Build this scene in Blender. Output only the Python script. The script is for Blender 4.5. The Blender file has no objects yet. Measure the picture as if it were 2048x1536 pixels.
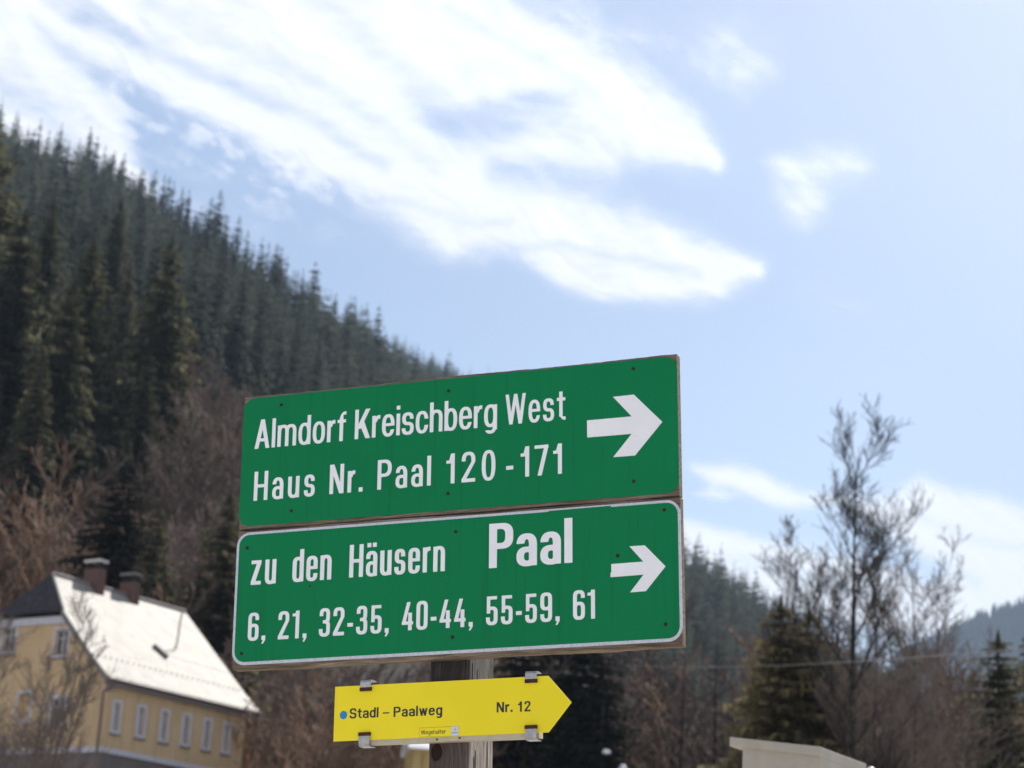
import bpy, math, random
import numpy as np
from mathutils import Vector, Matrix, Euler
from mathutils.geometry import tessellate_polygon
from math import sin, cos, tan, radians, pi, sqrt, atan2, hypot

# ------------------------------------------------------------------ camera, sky, sun, exposure
scene = bpy.context.scene
COL = scene.collection
FPX = 4135.0                      # focal length in pixels of the 2048 px wide photograph
PITCH, ROLL = radians(17.2), radians(3.3)
EYE = np.array([0.0, 0.0, 1.6])
Fw = np.array([0, cos(PITCH), sin(PITCH)])
R0 = np.array([1.0, 0, 0]); U0 = np.array([0, -sin(PITCH), cos(PITCH)])
Rt = cos(ROLL) * R0 + sin(ROLL) * U0
Up = -sin(ROLL) * R0 + cos(ROLL) * U0
cam_data = bpy.data.cameras.new('camera')
cam = bpy.data.objects.new('camera', cam_data); COL.objects.link(cam)
cam.matrix_world = Matrix(((Rt[0], Up[0], -Fw[0], EYE[0]), (Rt[1], Up[1], -Fw[1], EYE[1]), (Rt[2], Up[2], -Fw[2], EYE[2]), (0, 0, 0, 1)))
cam_data.sensor_width = 36.0
cam_data.lens = 36.0 * FPX / 2048.0
cam_data.clip_start = 0.1
cam_data.clip_end = 90000.0
cam_data.dof.use_dof = True
cam_data.dof.focus_distance = 4.93
cam_data.dof.aperture_fstop = 6.3
cam_data.dof.aperture_blades = 9
scene.camera = cam

SUN_AZ, SUN_EL = radians(30.0), radians(47.0)     # azimuth clockwise from +Y (the view), behind the sign
world = bpy.data.worlds.new('World'); scene.world = world
world.use_nodes = True
wn = world.node_tree; wn.nodes.clear()
sky = wn.nodes.new('ShaderNodeTexSky'); sky.sky_type = 'NISHITA'; sky.sun_disc = False
sky.sun_elevation = SUN_EL; sky.sun_rotation = SUN_AZ
sky.altitude = 900.0; sky.air_density = 1.0; sky.dust_density = 1.9; sky.ozone_density = 0.65
bg = wn.nodes.new('ShaderNodeBackground'); bg.inputs['Strength'].default_value = 0.086
wo = wn.nodes.new('ShaderNodeOutputWorld')
wn.links.new(sky.outputs[0], bg.inputs[0]); wn.links.new(bg.outputs[0], wo.inputs[0])
sd = bpy.data.lights.new('sun', 'SUN'); sd.energy = 5.0; sd.angle = radians(0.53); sd.color = (1.0, 0.95, 0.87)
sun = bpy.data.objects.new('sun', sd); COL.objects.link(sun)
SUN_DIR = Vector((sin(SUN_AZ) * cos(SUN_EL), cos(SUN_AZ) * cos(SUN_EL), sin(SUN_EL)))
sun.rotation_euler = SUN_DIR.to_track_quat('Z', 'Y').to_euler()
scene.view_settings.view_transform = 'Standard'
scene.view_settings.look = 'None'
scene.view_settings.exposure = 0.60
scene.view_settings.gamma = 1.0
scene.view_settings.use_curve_mapping = False
scene.render.engine = 'CYCLES'
scene.cycles.max_bounces = 6
scene.cycles.diffuse_bounces = 3
scene.cycles.transparent_max_bounces = 16
scene.cycles.volume_bounces = 0
scene.cycles.use_denoising = True

rng = np.random.default_rng(11)
random.seed(5)

# ------------------------------------------------------------------ helpers
def ray(px, py): return Fw + Rt * ((px - 1024) / FPX) - Up * ((py - 768) / FPX)
def at(px, py, d):
    r = ray(px, py); return EYE + r * d / hypot(r[0], r[1])
def az_of(px, py=1400.0):
    r = ray(px, py); return atan2(r[0], r[1])
def proj_px(P):
    q = P - EYE; z = q @ Fw; z = np.where(np.abs(z) < 1e-6, 1e-6, z); return 1024 + FPX * (q @ Rt) / z, 768 - FPX * (q @ Up) / z
def lk(o): COL.objects.link(o); return o
def tag(o, label=None, cat=None, group=None, kind=None):
    if label: o['label'] = label
    if cat: o['category'] = cat
    if group: o['group'] = group
    if kind: o['kind'] = kind
    return o
def empty(name, loc=(0, 0, 0), M=None):
    o = bpy.data.objects.new(name, None); lk(o)
    o.empty_display_size = 0.1
    if M is not None: o.matrix_world = M
    else: o.location = loc
    return o
class MB:
    def __init__(s): s.v = []; s.f = []; s.m = []
    def add(s, vs, fs, mi=0):
        b = len(s.v); s.v.extend([tuple(v) for v in vs]); s.f.extend([tuple(b + i for i in f) for f in fs]); s.m.extend([mi] * len(fs))
    def box(s, x0, y0, z0, x1, y1, z1, mi=0):
        vs = [(x0, y0, z0), (x1, y0, z0), (x1, y1, z0), (x0, y1, z0), (x0, y0, z1), (x1, y0, z1), (x1, y1, z1), (x0, y1, z1)]
        s.add(vs, [(0, 3, 2, 1), (4, 5, 6, 7), (0, 1, 5, 4), (1, 2, 6, 5), (2, 3, 7, 6), (3, 0, 4, 7)], mi)
    def tube(s, pts, rad, n=6, mi=0, cap=True):
        pts = [Vector(p) for p in pts]
        if not hasattr(rad, '__len__'): rad = [rad] * len(pts)
        vs = []; fs = []
        for i, p in enumerate(pts):
            d = (pts[min(i + 1, len(pts) - 1)] - pts[max(i - 1, 0)]).normalized()
            a = d.cross(Vector((0.13, 0.21, 0.97)) if abs(d.z) < .95 else Vector((1, 0.1, 0))).normalized(); b = d.cross(a)
            for k in range(n):
                t = 2 * pi * k / n; vs.append(p + (a * cos(t) + b * sin(t)) * rad[i])
        for i in range(len(pts) - 1):
            for k in range(n):
                fs.append((i * n + k, i * n + (k + 1) % n, (i + 1) * n + (k + 1) % n, (i + 1) * n + k))
        if cap: fs.append(tuple(range(n))[::-1]); fs.append(tuple((len(pts) - 1) * n + k for k in range(n)))
        s.add(vs, fs, mi)
    def mesh(s, name, mats, smooth=False):
        me = bpy.data.meshes.new(name); me.from_pydata(s.v, [], s.f)
        for m in (mats if isinstance(mats, (list, tuple)) else [mats]): me.materials.append(m)
        me.polygons.foreach_set('material_index', s.m)
        if smooth: me.polygons.foreach_set('use_smooth', [True] * len(s.f))
        me.update(); return me
    def build(s, name, mats, parent=None, smooth=False, bevel=0):
        o = bpy.data.objects.new(name, s.mesh(name, mats, smooth)); lk(o)
        if parent is not None: o.parent = parent
        if bevel:
            b = o.modifiers.new('bevel', 'BEVEL'); b.width = bevel; b.segments = 2; b.limit_method = 'ANGLE'
        return o

# ------------------------------------------------------------------ materials
class NT:
    def __init__(s, name, rough=0.6, spec=0.5, metal=0.0):
        s.m = bpy.data.materials.new(name); s.m.use_nodes = True
        s.t = s.m.node_tree; s.p = s.t.nodes['Principled BSDF']
        s.p.inputs['Roughness'].default_value = rough
        s.p.inputs['Specular IOR Level'].default_value = spec
        s.p.inputs['Metallic'].default_value = metal
    def n(s, typ, **kw):
        x = s.t.nodes.new(typ)
        for k, v in kw.items():
            if k.startswith('i_'):
                key = k[2:]; key = int(key) if key.isdigit() else key.replace('_', ' ')
                if isinstance(v, bpy.types.NodeSocket): s.t.links.new(v, x.inputs[key])
                else: x.inputs[key].default_value = v
            else: setattr(x, k, v)
        return x
    def link(s, a, b): s.t.links.new(a, b)
    def obj(s): return s.n('ShaderNodeTexCoord').outputs['Object']
    def scale(s, vec, sc):
        return s.n('ShaderNodeMapping', i_Vector=vec, i_Scale=sc).outputs[0]
    def noise(s, vec, scale, detail=4, rough=.55, dist=0.0):
        return s.n('ShaderNodeTexNoise', i_Vector=vec, i_Scale=scale, i_Detail=detail, i_Roughness=rough, i_Distortion=dist).outputs['Fac']
    def ramp(s, fac, stops, interp='LINEAR'):
        r = s.n('ShaderNodeValToRGB', i_Fac=fac); cr = r.color_ramp; cr.interpolation = interp
        while len(cr.elements) > len(stops): cr.elements.remove(cr.elements[-1])
        while len(cr.elements) < len(stops): cr.elements.new(1.0)
        for e, (p, c) in zip(cr.elements, stops):
            e.position = p; e.color = (*c, 1) if len(c) == 3 else c
        return r.outputs['Color']
    def mix(s, fac, a, b, mode='MIX'):
        x = s.n('ShaderNodeMix', data_type='RGBA', blend_type=mode)
        for sock, v in ((x.inputs[0], fac), (x.inputs[6], a), (x.inputs[7], b)):
            if isinstance(v, bpy.types.NodeSocket): s.link(v, sock)
            elif isinstance(v, (tuple, list)): sock.default_value = (*v, 1)
            else: sock.default_value = v
        return x.outputs[2]
    def math(s, op, a, b=0.0, c=0.0):
        x = s.n('ShaderNodeMath', operation=op)
        for i, v in enumerate((a, b, c)):
            if isinstance(v, bpy.types.NodeSocket): s.link(v, x.inputs[i])
            else: x.inputs[i].default_value = v
        return x.outputs[0]
    def base(s, c):
        if isinstance(c, bpy.types.NodeSocket): s.link(c, s.p.inputs['Base Color'])
        else: s.p.inputs['Base Color'].default_value = (*c, 1)
        return s
    def bump(s, h, strength=.3, dist=.01):
        b = s.n('ShaderNodeBump', i_Height=h, i_Strength=strength, i_Distance=dist); s.link(b.outputs[0], s.p.inputs['Normal']); return s

def M_plain(name, c, rough=.6, spec=.5, metal=0, var=.12, sc=8.0):
    t = NT(name, rough, spec, metal); v = t.noise(t.obj(), sc, 4)
    a = tuple(x * (1 - var) for x in c); b = tuple(min(1, x * (1 + var)) for x in c)
    t.base(t.ramp(v, [(.3, a), (.7, b)])); return t.m

def M_green():
    t = NT('green_sheeting', .5, .12); o = t.obj()
    big = t.noise(o, 2.2, 3); fine = t.noise(o, 160, 3); sp = t.noise(o, 55, 2, .7)
    c = t.ramp(big, [(.25, (.0003, .165, .056)), (.75, (.0006, .190, .064))])
    c = t.mix(t.math('MULTIPLY', fine, .18), c, (.012, .16, .08))
    speck = t.ramp(sp, [(.765, (0, 0, 0)), (.785, (1, 1, 1))])
    c = t.mix(t.math('MULTIPLY', speck, .35), c, (.12, .3, .2))
    streak = t.noise(t.scale(o, (60, 60, 2.2)), 1.0, 3)
    c = t.mix(t.math('MULTIPLY', t.ramp(streak, [(.55, (0, 0, 0)), (.8, (1, 1, 1))]), .35), c, (.002, .085, .034))
    t.base(c); t.bump(t.noise(o, 9, 2), .12, .004); return t.m
def M_white():
    t = NT('white_vinyl', .42, .4); o = t.obj()
    c = t.ramp(t.noise(o, 12, 4), [(.3, (.77, .76, .80)), (.7, (.84, .83, .86))])
    sp = t.ramp(t.noise(o, 120, 2, .7), [(.735, (0, 0, 0)), (.76, (1, 1, 1))])
    c = t.mix(t.math('MULTIPLY', sp, .5), c, (.42, .38, .35)); t.base(c); return t.m
def M_border():
    t = NT('silver_border', .38, .5); o = t.obj()
    t.base(t.ramp(t.noise(o, 220, 3, .7), [(.3, (.40, .42, .50)), (.7, (.60, .62, .70))])); return t.m
def M_yellow():
    t = NT('yellow_enamel', .45, .2); o = t.obj()
    c = t.ramp(t.noise(o, 3, 3), [(.3, (.83, .665, .014)), (.7, (.92, .745, .020))])
    sp = t.ramp(t.noise(o, 150, 2, .8), [(.74, (0, 0, 0)), (.77, (1, 1, 1))])
    c = t.mix(t.math('MULTIPLY', sp, .6), c, (.22, .13, .02))
    g = t.noise(o, 700, 2); c = t.mix(t.math('MULTIPLY', g, .12), c, (.45, .36, .05)); t.base(c); return t.m
def M_wood(name, axis, cols, knots=(), seed=0.0, stain=None):
    """weathered timber; grain runs along `axis` (0 = x, 2 = z)"""
    t = NT(name, .85, .2); o = t.obj()
    sep = t.n('ShaderNodeSeparateXYZ', i_Vector=o)
    X, Y, Z = sep.outputs[0], sep.outputs[1], sep.outputs[2]
    across, along = (Z, X) if axis == 0 else (X, Z)
    low = t.noise(o, 4 + seed, 2)
    acr = t.math('ADD', across, t.math('MULTIPLY', t.math('SUBTRACT', low, .5), .035))
    kmask = None
    for (kx, kz, ka, kb) in knots:
        dx = t.math('DIVIDE', t.math('SUBTRACT', X, kx), ka); dz = t.math('DIVIDE', t.math('SUBTRACT', Z, kz), kb)
        r2 = t.math('ADD', t.math('MULTIPLY', dx, dx), t.math('MULTIPLY', dz, dz))
        push = t.math('DIVIDE', dx, t.math('ADD', r2, .8))
        acr = t.math('SUBTRACT', acr, t.math('MULTIPLY', push, ka * .9))
        kmask = r2
    comb = t.n('ShaderNodeCombineXYZ')
    t.link(t.math('MULTIPLY', acr, 120), comb.inputs[0]); t.link(t.math('MULTIPLY', Y, 90), comb.inputs[1])
    t.link(t.math('MULTIPLY', along, 5.5), comb.inputs[2])
    g1 = t.noise(comb.outputs[0], 1.0, 6, .68)
    comb2 = t.n('ShaderNodeCombineXYZ')
    t.link(t.math('MULTIPLY', acr, 480), comb2.inputs[0]); t.link(t.math('MULTIPLY', Y, 480), comb2.inputs[1]); t.link(t.math('MULTIPLY', along, 14), comb2.inputs[2])
    g2 = t.noise(comb2.outputs[0], 1.0, 3, .6)
    g = t.math('ADD', t.math('MULTIPLY', g1, .7), t.math('MULTIPLY', g2, .3))
    c = t.ramp(g, [(.36, cols[0]), (.46, cols[1]), (.54, cols[2]), (.64, cols[3])])
    crack = t.ramp(g1, [(.30, (1, 1, 1)), (.36, (0, 0, 0))])
    c = t.mix(crack, c, (.018, .014, .012))
    blot = t.noise(t.scale(o, (5, 5, 1.5) if axis == 2 else (1.2, 5, 9)), 2.0, 3)
    c = t.mix(t.ramp(blot, [(.42, (0, 0, 0)), (.68, (.55, .55, .55))]), c, cols[4])
    if stain:
        z0, z1 = stain
        f = t.n('ShaderNodeMapRange', i_Value=Z); f.inputs[1].default_value = z0; f.inputs[2].default_value = z1
        ff = t.math('MULTIPLY', f.outputs[0], t.ramp(g2, [(.3, (.9, .9, .9)), (.7, (.45, .45, .45))]))
        c = t.mix(ff, c, (.035, .035, .038))
    if kmask is not None:
        ring = t.noise(t.n('ShaderNodeCombineXYZ', i_X=t.math('MULTIPLY', t.math('SQRT', kmask), 9)).outputs[0], 1.0, 3)
        kc = t.ramp(ring, [(.3, (.022, .015, .014)), (.7, (.085, .045, .032))])
        edge = t.ramp(kmask, [(0.0, (.07, .03, .02)), (.35, (.05, .03, .025)), (.9, (.012, .01, .01))])
        kc = t.mix(.5, kc, edge)
        m = t.ramp(t.math('ADD', kmask, t.math('MULTIPLY', t.math('SUBTRACT', g2, .5), .6)), [(.70, (1, 1, 1)), (1.0, (0, 0, 0))])
        halo = t.ramp(kmask, [(.0, (.75, .75, .75)), (1.0, (0, 0, 0))])
        c = t.mix(m, c, kc)
        hr = t.n('ShaderNodeMapRange', i_Value=kmask); hr.inputs[1].default_value = 1.0; hr.inputs[2].default_value = 5.5; hr.inputs[3].default_value = .6; hr.inputs[4].default_value = 0
        outm = t.math('MULTIPLY', hr.outputs[0], t.math('GREATER_THAN', kmask, .9))
        tone = t.ramp(t.noise(t.n('ShaderNodeCombineXYZ', i_X=t.math('MULTIPLY', t.math('SQRT', kmask), 5), i_Y=t.math('MULTIPLY', along, 30)).outputs[0], 1.0, 3), [(.35, (.05, .04, .035)), (.5, (.16, .13, .11)), (.65, (.20, .12, .06))])
        c = t.mix(outm, c, tone)
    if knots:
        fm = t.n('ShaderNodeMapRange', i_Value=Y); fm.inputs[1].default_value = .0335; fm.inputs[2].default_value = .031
        c = t.mix(fm.outputs[0], c, t.mix(1.0, c, (.40, .37, .40), 'MULTIPLY'))  # front face darkened in the colour, standing in for its shade
    t.base(c); t.bump(g, .9, .006); return t.m
def M_leaf(name, c0, c1, c2):
    t = NT(name, .8, .08)
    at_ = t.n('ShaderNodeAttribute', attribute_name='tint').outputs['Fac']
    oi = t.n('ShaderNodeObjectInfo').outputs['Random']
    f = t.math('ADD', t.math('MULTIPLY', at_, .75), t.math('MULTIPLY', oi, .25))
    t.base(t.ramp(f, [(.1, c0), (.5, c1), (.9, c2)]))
    tr = t.n('ShaderNodeBsdfTranslucent'); t.link(t.p.inputs['Base Color'].links[0].from_socket, tr.inputs[0])
    mx = t.n('ShaderNodeMixShader', i_0=.40); t.link(t.p.outputs[0], mx.inputs[1]); t.link(tr.outputs[0], mx.inputs[2])
    out = [n for n in t.t.nodes if n.type == 'OUTPUT_MATERIAL'][0]; t.link(mx.outputs[0], out.inputs[0]); return t.m
def M_bark(name, c0, c1):
    t = NT(name, .85, .15)
    oi = t.n('ShaderNodeObjectInfo').outputs['Random']
    n = t.noise(t.n('ShaderNodeNewGeometry').outputs['Position'], .35, 3)
    f = t.math('ADD', t.math('MULTIPLY', n, .6), t.math('MULTIPLY', oi, .4))
    t.base(t.ramp(f, [(.25, c0), (.75, c1)])); return t.m
def M_wall():
    t = NT('ochre_render', .9, .15); o = t.obj()
    n = t.noise(o, .9, 5); st = t.noise(t.scale(o, (3, 3, .35)), 1, 3)
    c = t.ramp(n, [(.3, (.60, .42, .235)), (.7, (.69, .50, .295))])
    c = t.mix(t.math('MULTIPLY', t.ramp(st, [(.45, (0, 0, 0)), (.75, (1, 1, 1))]), .5), c, (.38, .28, .16))
    t.base(c); t.bump(t.noise(o, 20, 3), .2, .01); return t.m
def M_roof():
    t = NT('weathered_roof', .62, .25); o = t.obj()
    n = t.noise(t.scale(o, (1, 1, 1)), 1.6, 5, .6); c = t.ramp(n, [(.3, (.32, .305, .28)), (.7, (.52, .50, .465))])
    twig_shade = t.noise(o, 3.2, 6, .72); c = t.mix(t.ramp(twig_shade, [(.54, (0, 0, 0)), (.62, (.6, .6, .6))]), c, (.20, .17, .13))  # mottled dark spots: twig shadows painted into the roof colour
    b = t.n('ShaderNodeTexBrick', i_Vector=t.scale(o, (1, 0, 1))); b.inputs['Scale'].default_value = 3.0
    b.inputs['Color1'].default_value = (1, 1, 1, 1); b.inputs['Color2'].default_value = (.85, .84, .82, 1); b.inputs['Mortar'].default_value = (.6, .58, .55, 1)
    b.inputs['Mortar Size'].default_value = .03
    c = t.mix(.7, c, b.outputs['Color'], 'MULTIPLY'); t.base(c); return t.m
def M_terrain():
    t = NT('hillside_ground', .95, .1); p = t.n('ShaderNodeNewGeometry').outputs['Position']
    n = t.noise(p, .03, 6, .6); n2 = t.noise(p, .6, 5, .6)
    c = t.ramp(n, [(.35, (.018, .016, .013)), (.5, (.030, .024, .019)), (.65, (.045, .036, .028))])
    c = t.mix(t.ramp(n2, [(.4, (0, 0, 0)), (.7, (.7, .7, .7))]), c, (.038, .030, .026)); t.base(c); return t.m
def M_bounce_meadow():
    t = NT('pale_bounce_meadow', .9, .1); p = t.n('ShaderNodeNewGeometry').outputs['Position']
    n = t.noise(p, .05, 6, .6); n2 = t.noise(p, 1.4, 5, .6)
    c = t.ramp(n, [(.34, (.34, .31, .22)), (.44, (.42, .39, .31)), (.50, (.74, .75, .78))])
    c = t.mix(t.math('MULTIPLY', n2, .3), c, (.25, .20, .13)); t.base(c); return t.m

MAT = dict(
    green=M_green(), white=M_white(), border=M_border(), yellow=M_yellow(),
    wood_a=M_wood('weathered_plank', 0, [(.045, .034, .027), (.13, .10, .08), (.21, .17, .14), (.34, .29, .25), (.12, .09, .072)]),
    wood_b=M_wood('weathered_plank_low', 0, [(.045, .033, .025), (.14, .10, .072), (.22, .165, .12), (.36, .29, .225), (.11, .08, .06)], seed=.7),
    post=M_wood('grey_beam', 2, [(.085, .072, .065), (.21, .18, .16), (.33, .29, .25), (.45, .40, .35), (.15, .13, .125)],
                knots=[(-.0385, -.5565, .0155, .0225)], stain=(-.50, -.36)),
    black_ink=M_plain('dark_ink', (.010, .020, .028), .5, .4), blue_dot=M_plain('blue_paint', (.0, .20, .50), .45),
    rust=M_plain('rusty_steel', (.035, .014, .010), .7, .3, 0, .5, 200), rust_dark=M_plain('dark_rust', (.05, .018, .012), .75, .3, 0, .6, 120),
    steel=M_plain('zinc_strip', (.36, .355, .36), .42, .5, .5, .3, 60), rail=M_plain('beige_rail', (.46, .41, .31), .6, .3, 0, .08, 40),
    sticker_w=M_plain('sticker_white', (.62, .66, .76), .4), sticker_b=M_plain('sticker_blue', (.10, .20, .55), .4), sticker_g=M_plain('sticker_grey', (.42, .44, .40), .4),
    line=M_plain('sticker_outline', (.20, .15, .02), .5),
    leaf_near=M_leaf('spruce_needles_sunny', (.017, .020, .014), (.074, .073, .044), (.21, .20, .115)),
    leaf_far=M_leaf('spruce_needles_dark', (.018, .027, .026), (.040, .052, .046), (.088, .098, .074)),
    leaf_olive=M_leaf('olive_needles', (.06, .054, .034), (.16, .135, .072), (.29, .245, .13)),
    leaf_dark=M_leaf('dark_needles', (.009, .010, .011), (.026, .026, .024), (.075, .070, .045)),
    bark=M_bark('spruce_bark', (.045, .035, .030), (.10, .08, .07)),
    twig=M_bark('brown_twigs', (.095, .068, .056), (.21, .155, .13)),
    twig_warm=M_bark('warm_twigs', (.135, .083, .056), (.26, .17, .115)),
    twig_dark=M_bark('dark_bark', (.018, .015, .014), (.050, .040, .035)),
    twig_mid=M_bark('greybrown_twigs', (.07, .052, .044), (.15, .118, .10)),
    wall=M_wall(), roof=M_roof(), plaster=M_plain('pale_plaster', (.60, .59, .63), .9, .1, 0, .08, 3),
    base_wall=M_plain('grey_render', (.20, .17, .16), .9, .1, 0, .12, 2), glass=None,
    fascia=M_plain('grey_eaves', (.20, .18, .17), .8, .2), gutter=M_plain('gutter_metal', (.13, .10, .09), .5, .5),
    hipw=M_plain('dark_shingles', (.05, .045, .05), .8, .2, 0, .4, 4), brick=None, pale_metal=M_plain('pale_cap', (.55, .52, .50), .5),
    soot=M_plain('soot_black', (.012, .012, .014), .8), curtain=M_plain('curtain_grey', (.30, .30, .34), .8), terrain=M_terrain(),
    cabinet=None, wire=M_plain('pale_cable', (.22, .20, .18), .5), snow=M_plain('old_snow', (.72, .72, .74), .7, .3, 0, .06, 2),
    ochre2=M_plain('ochre_boards', (.40, .29, .12), .9, .1, 0, .1, 1), farwood=None)
def _glass():
    t = NT('window_glass', .08, .6); t.base((.035, .03, .028)); return t.m
MAT['glass'] = _glass()
MAT['glass_pale'] = M_plain('curtained_glass', (.24, .24, .28), .15, .6, 0, .35, 2)
def _brick():
    t = NT('chimney_brick', .85, .2); o = t.obj(); b = t.n('ShaderNodeTexBrick', i_Vector=t.scale(o, (1, 1, 1)))
    b.inputs['Scale'].default_value = 6; b.inputs['Color1'].default_value = (.13, .066, .052, 1); b.inputs['Color2'].default_value = (.10, .055, .046, 1); b.inputs['Mortar'].default_value = (.25, .2, .17, 1)
    t.base(b.outputs['Color']); return t.m
MAT['brick'] = _brick()
def _cab():
    t = NT('beige_roughcast', .8, .25); o = t.obj()
    c = t.ramp(t.noise(o, 5, 5), [(.3, (.36, .33, .285)), (.7, (.44, .405, .355))])
    c = t.mix(t.math('MULTIPLY', t.noise(o, 170, 2), .25), c, (.22, .20, .17))
    st = t.noise(t.scale(o, (14, 14, .8)), 1, 3)
    c = t.mix(t.math('MULTIPLY', t.ramp(st, [(.5, (0, 0, 0)), (.8, (1, 1, 1))]), .3), c, (.30, .24, .18)); t.base(c); return t.m
MAT['cabinet'] = _cab()

# ------------------------------------------------------------------ noise for shapes
def vnoise(x, y, seed=0):
    g = np.random.default_rng(seed).random((256, 256))
    xi = np.floor(x).astype(int); yi = np.floor(y).astype(int); fx = x - xi; fy = y - yi
    fx = fx * fx * fx * (fx * (fx * 6 - 15) + 10); fy = fy * fy * fy * (fy * (fy * 6 - 15) + 10)
    a = g[xi % 256, yi % 256]; b = g[(xi + 1) % 256, yi % 256]; c = g[xi % 256, (yi + 1) % 256]; d = g[(xi + 1) % 256, (yi + 1) % 256]
    return (a * (1 - fx) + b * fx) * (1 - fy) + (c * (1 - fx) + d * fx) * fy
def fbm(x, y, octv=5, seed=0, gain=.5):
    s = 0; a = 1; n = 0
    for i in range(octv):
        s = s + a * vnoise(x * 2 ** i + 17.3 * i, y * 2 ** i + 9.1 * i, seed + i); n += a; a *= gain
    return s / n

# ------------------------------------------------------------------ terrain: valley floor, the long wooded mountainside, the spur
RIDGE = [(-900, 120, 640), (-300, 250, 620), (0, 352, 600), (100, 410, 580), (200, 466, 560), (330, 556, 520), (480, 650, 480), (600, 738, 520), (700, 757, 700),
         (800, 780, 950), (900, 808, 1250), (1000, 862, 1300), (1150, 950, 1100), (1280, 1080, 850), (1365, 1190, 750), (1450, 1240, 740), (1560, 1322, 720), (1660, 1395, 700), (1800, 1450, 700), (1950, 1530, 700), (2300, 1640, 700)]
rz = []
for px, py, d in RIDGE:
    py -= 4135 * 4.5 / d
    p = at(px, py, d); rz.append((atan2(p[0], p[1]), d, p[2]))
rz = np.array(rz)
FOOT = np.array([(radians(-60), 100, 9), (az_of(-300), 120, 9), (az_of(0), 128, 10), (az_of(480), 120, 9), (az_of(900), 150, 8), (az_of(1300), 200, 8), (az_of(1700), 260, 6), (az_of(2300), 300, 4)])
def smooth(t): t = np.clip(t, 0, 1); return t * t * (3 - 2 * t)
def terrain_z(x, y):
    x = np.asarray(x, float); y = np.asarray(y, float)
    az = np.arctan2(x, y); d = np.hypot(x, y)
    rd = np.interp(az, rz[:, 0], rz[:, 1]); rh = np.interp(az, rz[:, 0], rz[:, 2])
    back = smooth((np.abs(az) - radians(70)) / radians(60))
    rd = rd * (1 - back) + 900 * back; rh = rh * (1 - back) + 130 * back
    fd = np.interp(az, FOOT[:, 0], FOOT[:, 1]); fh = np.interp(az, FOOT[:, 0], FOOT[:, 2])
    near = fh * smooth((d - 30) / (fd - 30))
    t = np.clip((d - fd) / (rd - fd), 0, 1)
    rise = fh + (rh - fh) * (t ** .94)
    behind = rh * (1 - .75 * smooth((d - rd) / 1400.0))
    z = np.where(d < fd, near, np.where(d < rd, rise, behind))
    amp = np.clip((d - 60) / 200, 0, 1) * np.clip((rd - d) / 120 + .15, .15, 1)
    return z + (fbm(x / 60 + 40, y / 60 + 40, 3, 3) - .5) * 10 * amp - .0
azs = np.concatenate([np.radians(np.arange(-180, -24, 4.0)), np.radians(np.linspace(-24, 24, 260)), np.radians(np.arange(28, 181, 4.0))])
ds = np.concatenate([[0.0], np.geomspace(2, 100, 26), np.linspace(104, 1500, 190), np.geomspace(1520, 9500, 24)])
A, D = np.meshgrid(azs, ds, indexing='ij')
Xg, Yg = D * np.sin(A), D * np.cos(A); Zg = terrain_z(Xg, Yg)
far_drop = smooth((D - 3000) / 3000); Zg = Zg * (1 - far_drop)
na, nd = A.shape
vt = np.stack([Xg, Yg, Zg], -1).reshape(-1, 3)
ii, jj = np.meshgrid(np.arange(na - 1), np.arange(nd - 1), indexing='ij'); b = (ii * nd + jj).ravel()
def grid_mesh(name, verts, b, stride, mat, smooth_=True):
    me = bpy.data.meshes.new(name); n = len(b)
    f = np.stack([b, b + 1, b + stride + 1, b + stride], 1).astype(np.int32)
    me.vertices.add(len(verts)); me.vertices.foreach_set('co', verts.astype(np.float32).ravel())
    me.loops.add(n * 4); me.loops.foreach_set('vertex_index', f.ravel())
    me.polygons.add(n); me.polygons.foreach_set('loop_start', np.arange(n, dtype=np.int32) * 4)
    me.polygons.foreach_set('use_smooth', np.full(n, smooth_)); me.materials.append(mat); me.update(calc_edges=True); me.validate(); return me
terrain = lk(bpy.data.objects.new('terrain', grid_mesh('terrain', vt, b, nd, MAT['terrain'])))
terrain.data.materials.append(M_bounce_meadow())  # unseen ground made pale and snowy to bounce light onto the signs
_dc = (D[:-1, :-1] * 1.0).ravel(); _ac = np.abs(A[:-1, :-1].ravel())
terrain.data.polygons.foreach_set('material_index', ((_dc < 70) | ((_ac > radians(50)) & (_dc < 500))).astype(np.int32))
tag(terrain, 'brown valley floor rising into the steep wooded mountainside', kind='structure')

# the blue hill far down the valley
hs = [(1560, 1400), (1700, 1372), (1800, 1335), (1880, 1300), (1930, 1280), (1980, 1258), (2048, 1240), (2150, 1205), (2400, 1130), (2800, 1080)]
hp = np.array([at(px, py, 3300) for px, py in hs]); haz = np.arctan2(hp[:, 0], hp[:, 1])
a_ = np.linspace(haz[0], haz[-1], 150); r_ = np.linspace(0, 1, 24)
Af, Rf = np.meshgrid(a_, r_, indexing='ij')
top = np.interp(Af, haz, hp[:, 2])
Df = 2300 + 1000 * Rf + 0 * Af; Df = np.where(Rf > .9, 2300 + 1000 * .9 + (Rf - .9) * 9000, Df)
Zf = np.where(Rf <= .9, top * (Rf / .9) ** .9, top * (1 - (Rf - .9) * 4)) + (fbm(Af * 90, Rf * 5, 4, 21) - .5) * 60 * np.minimum(1, Rf * 4) * (Rf < .85)
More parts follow.
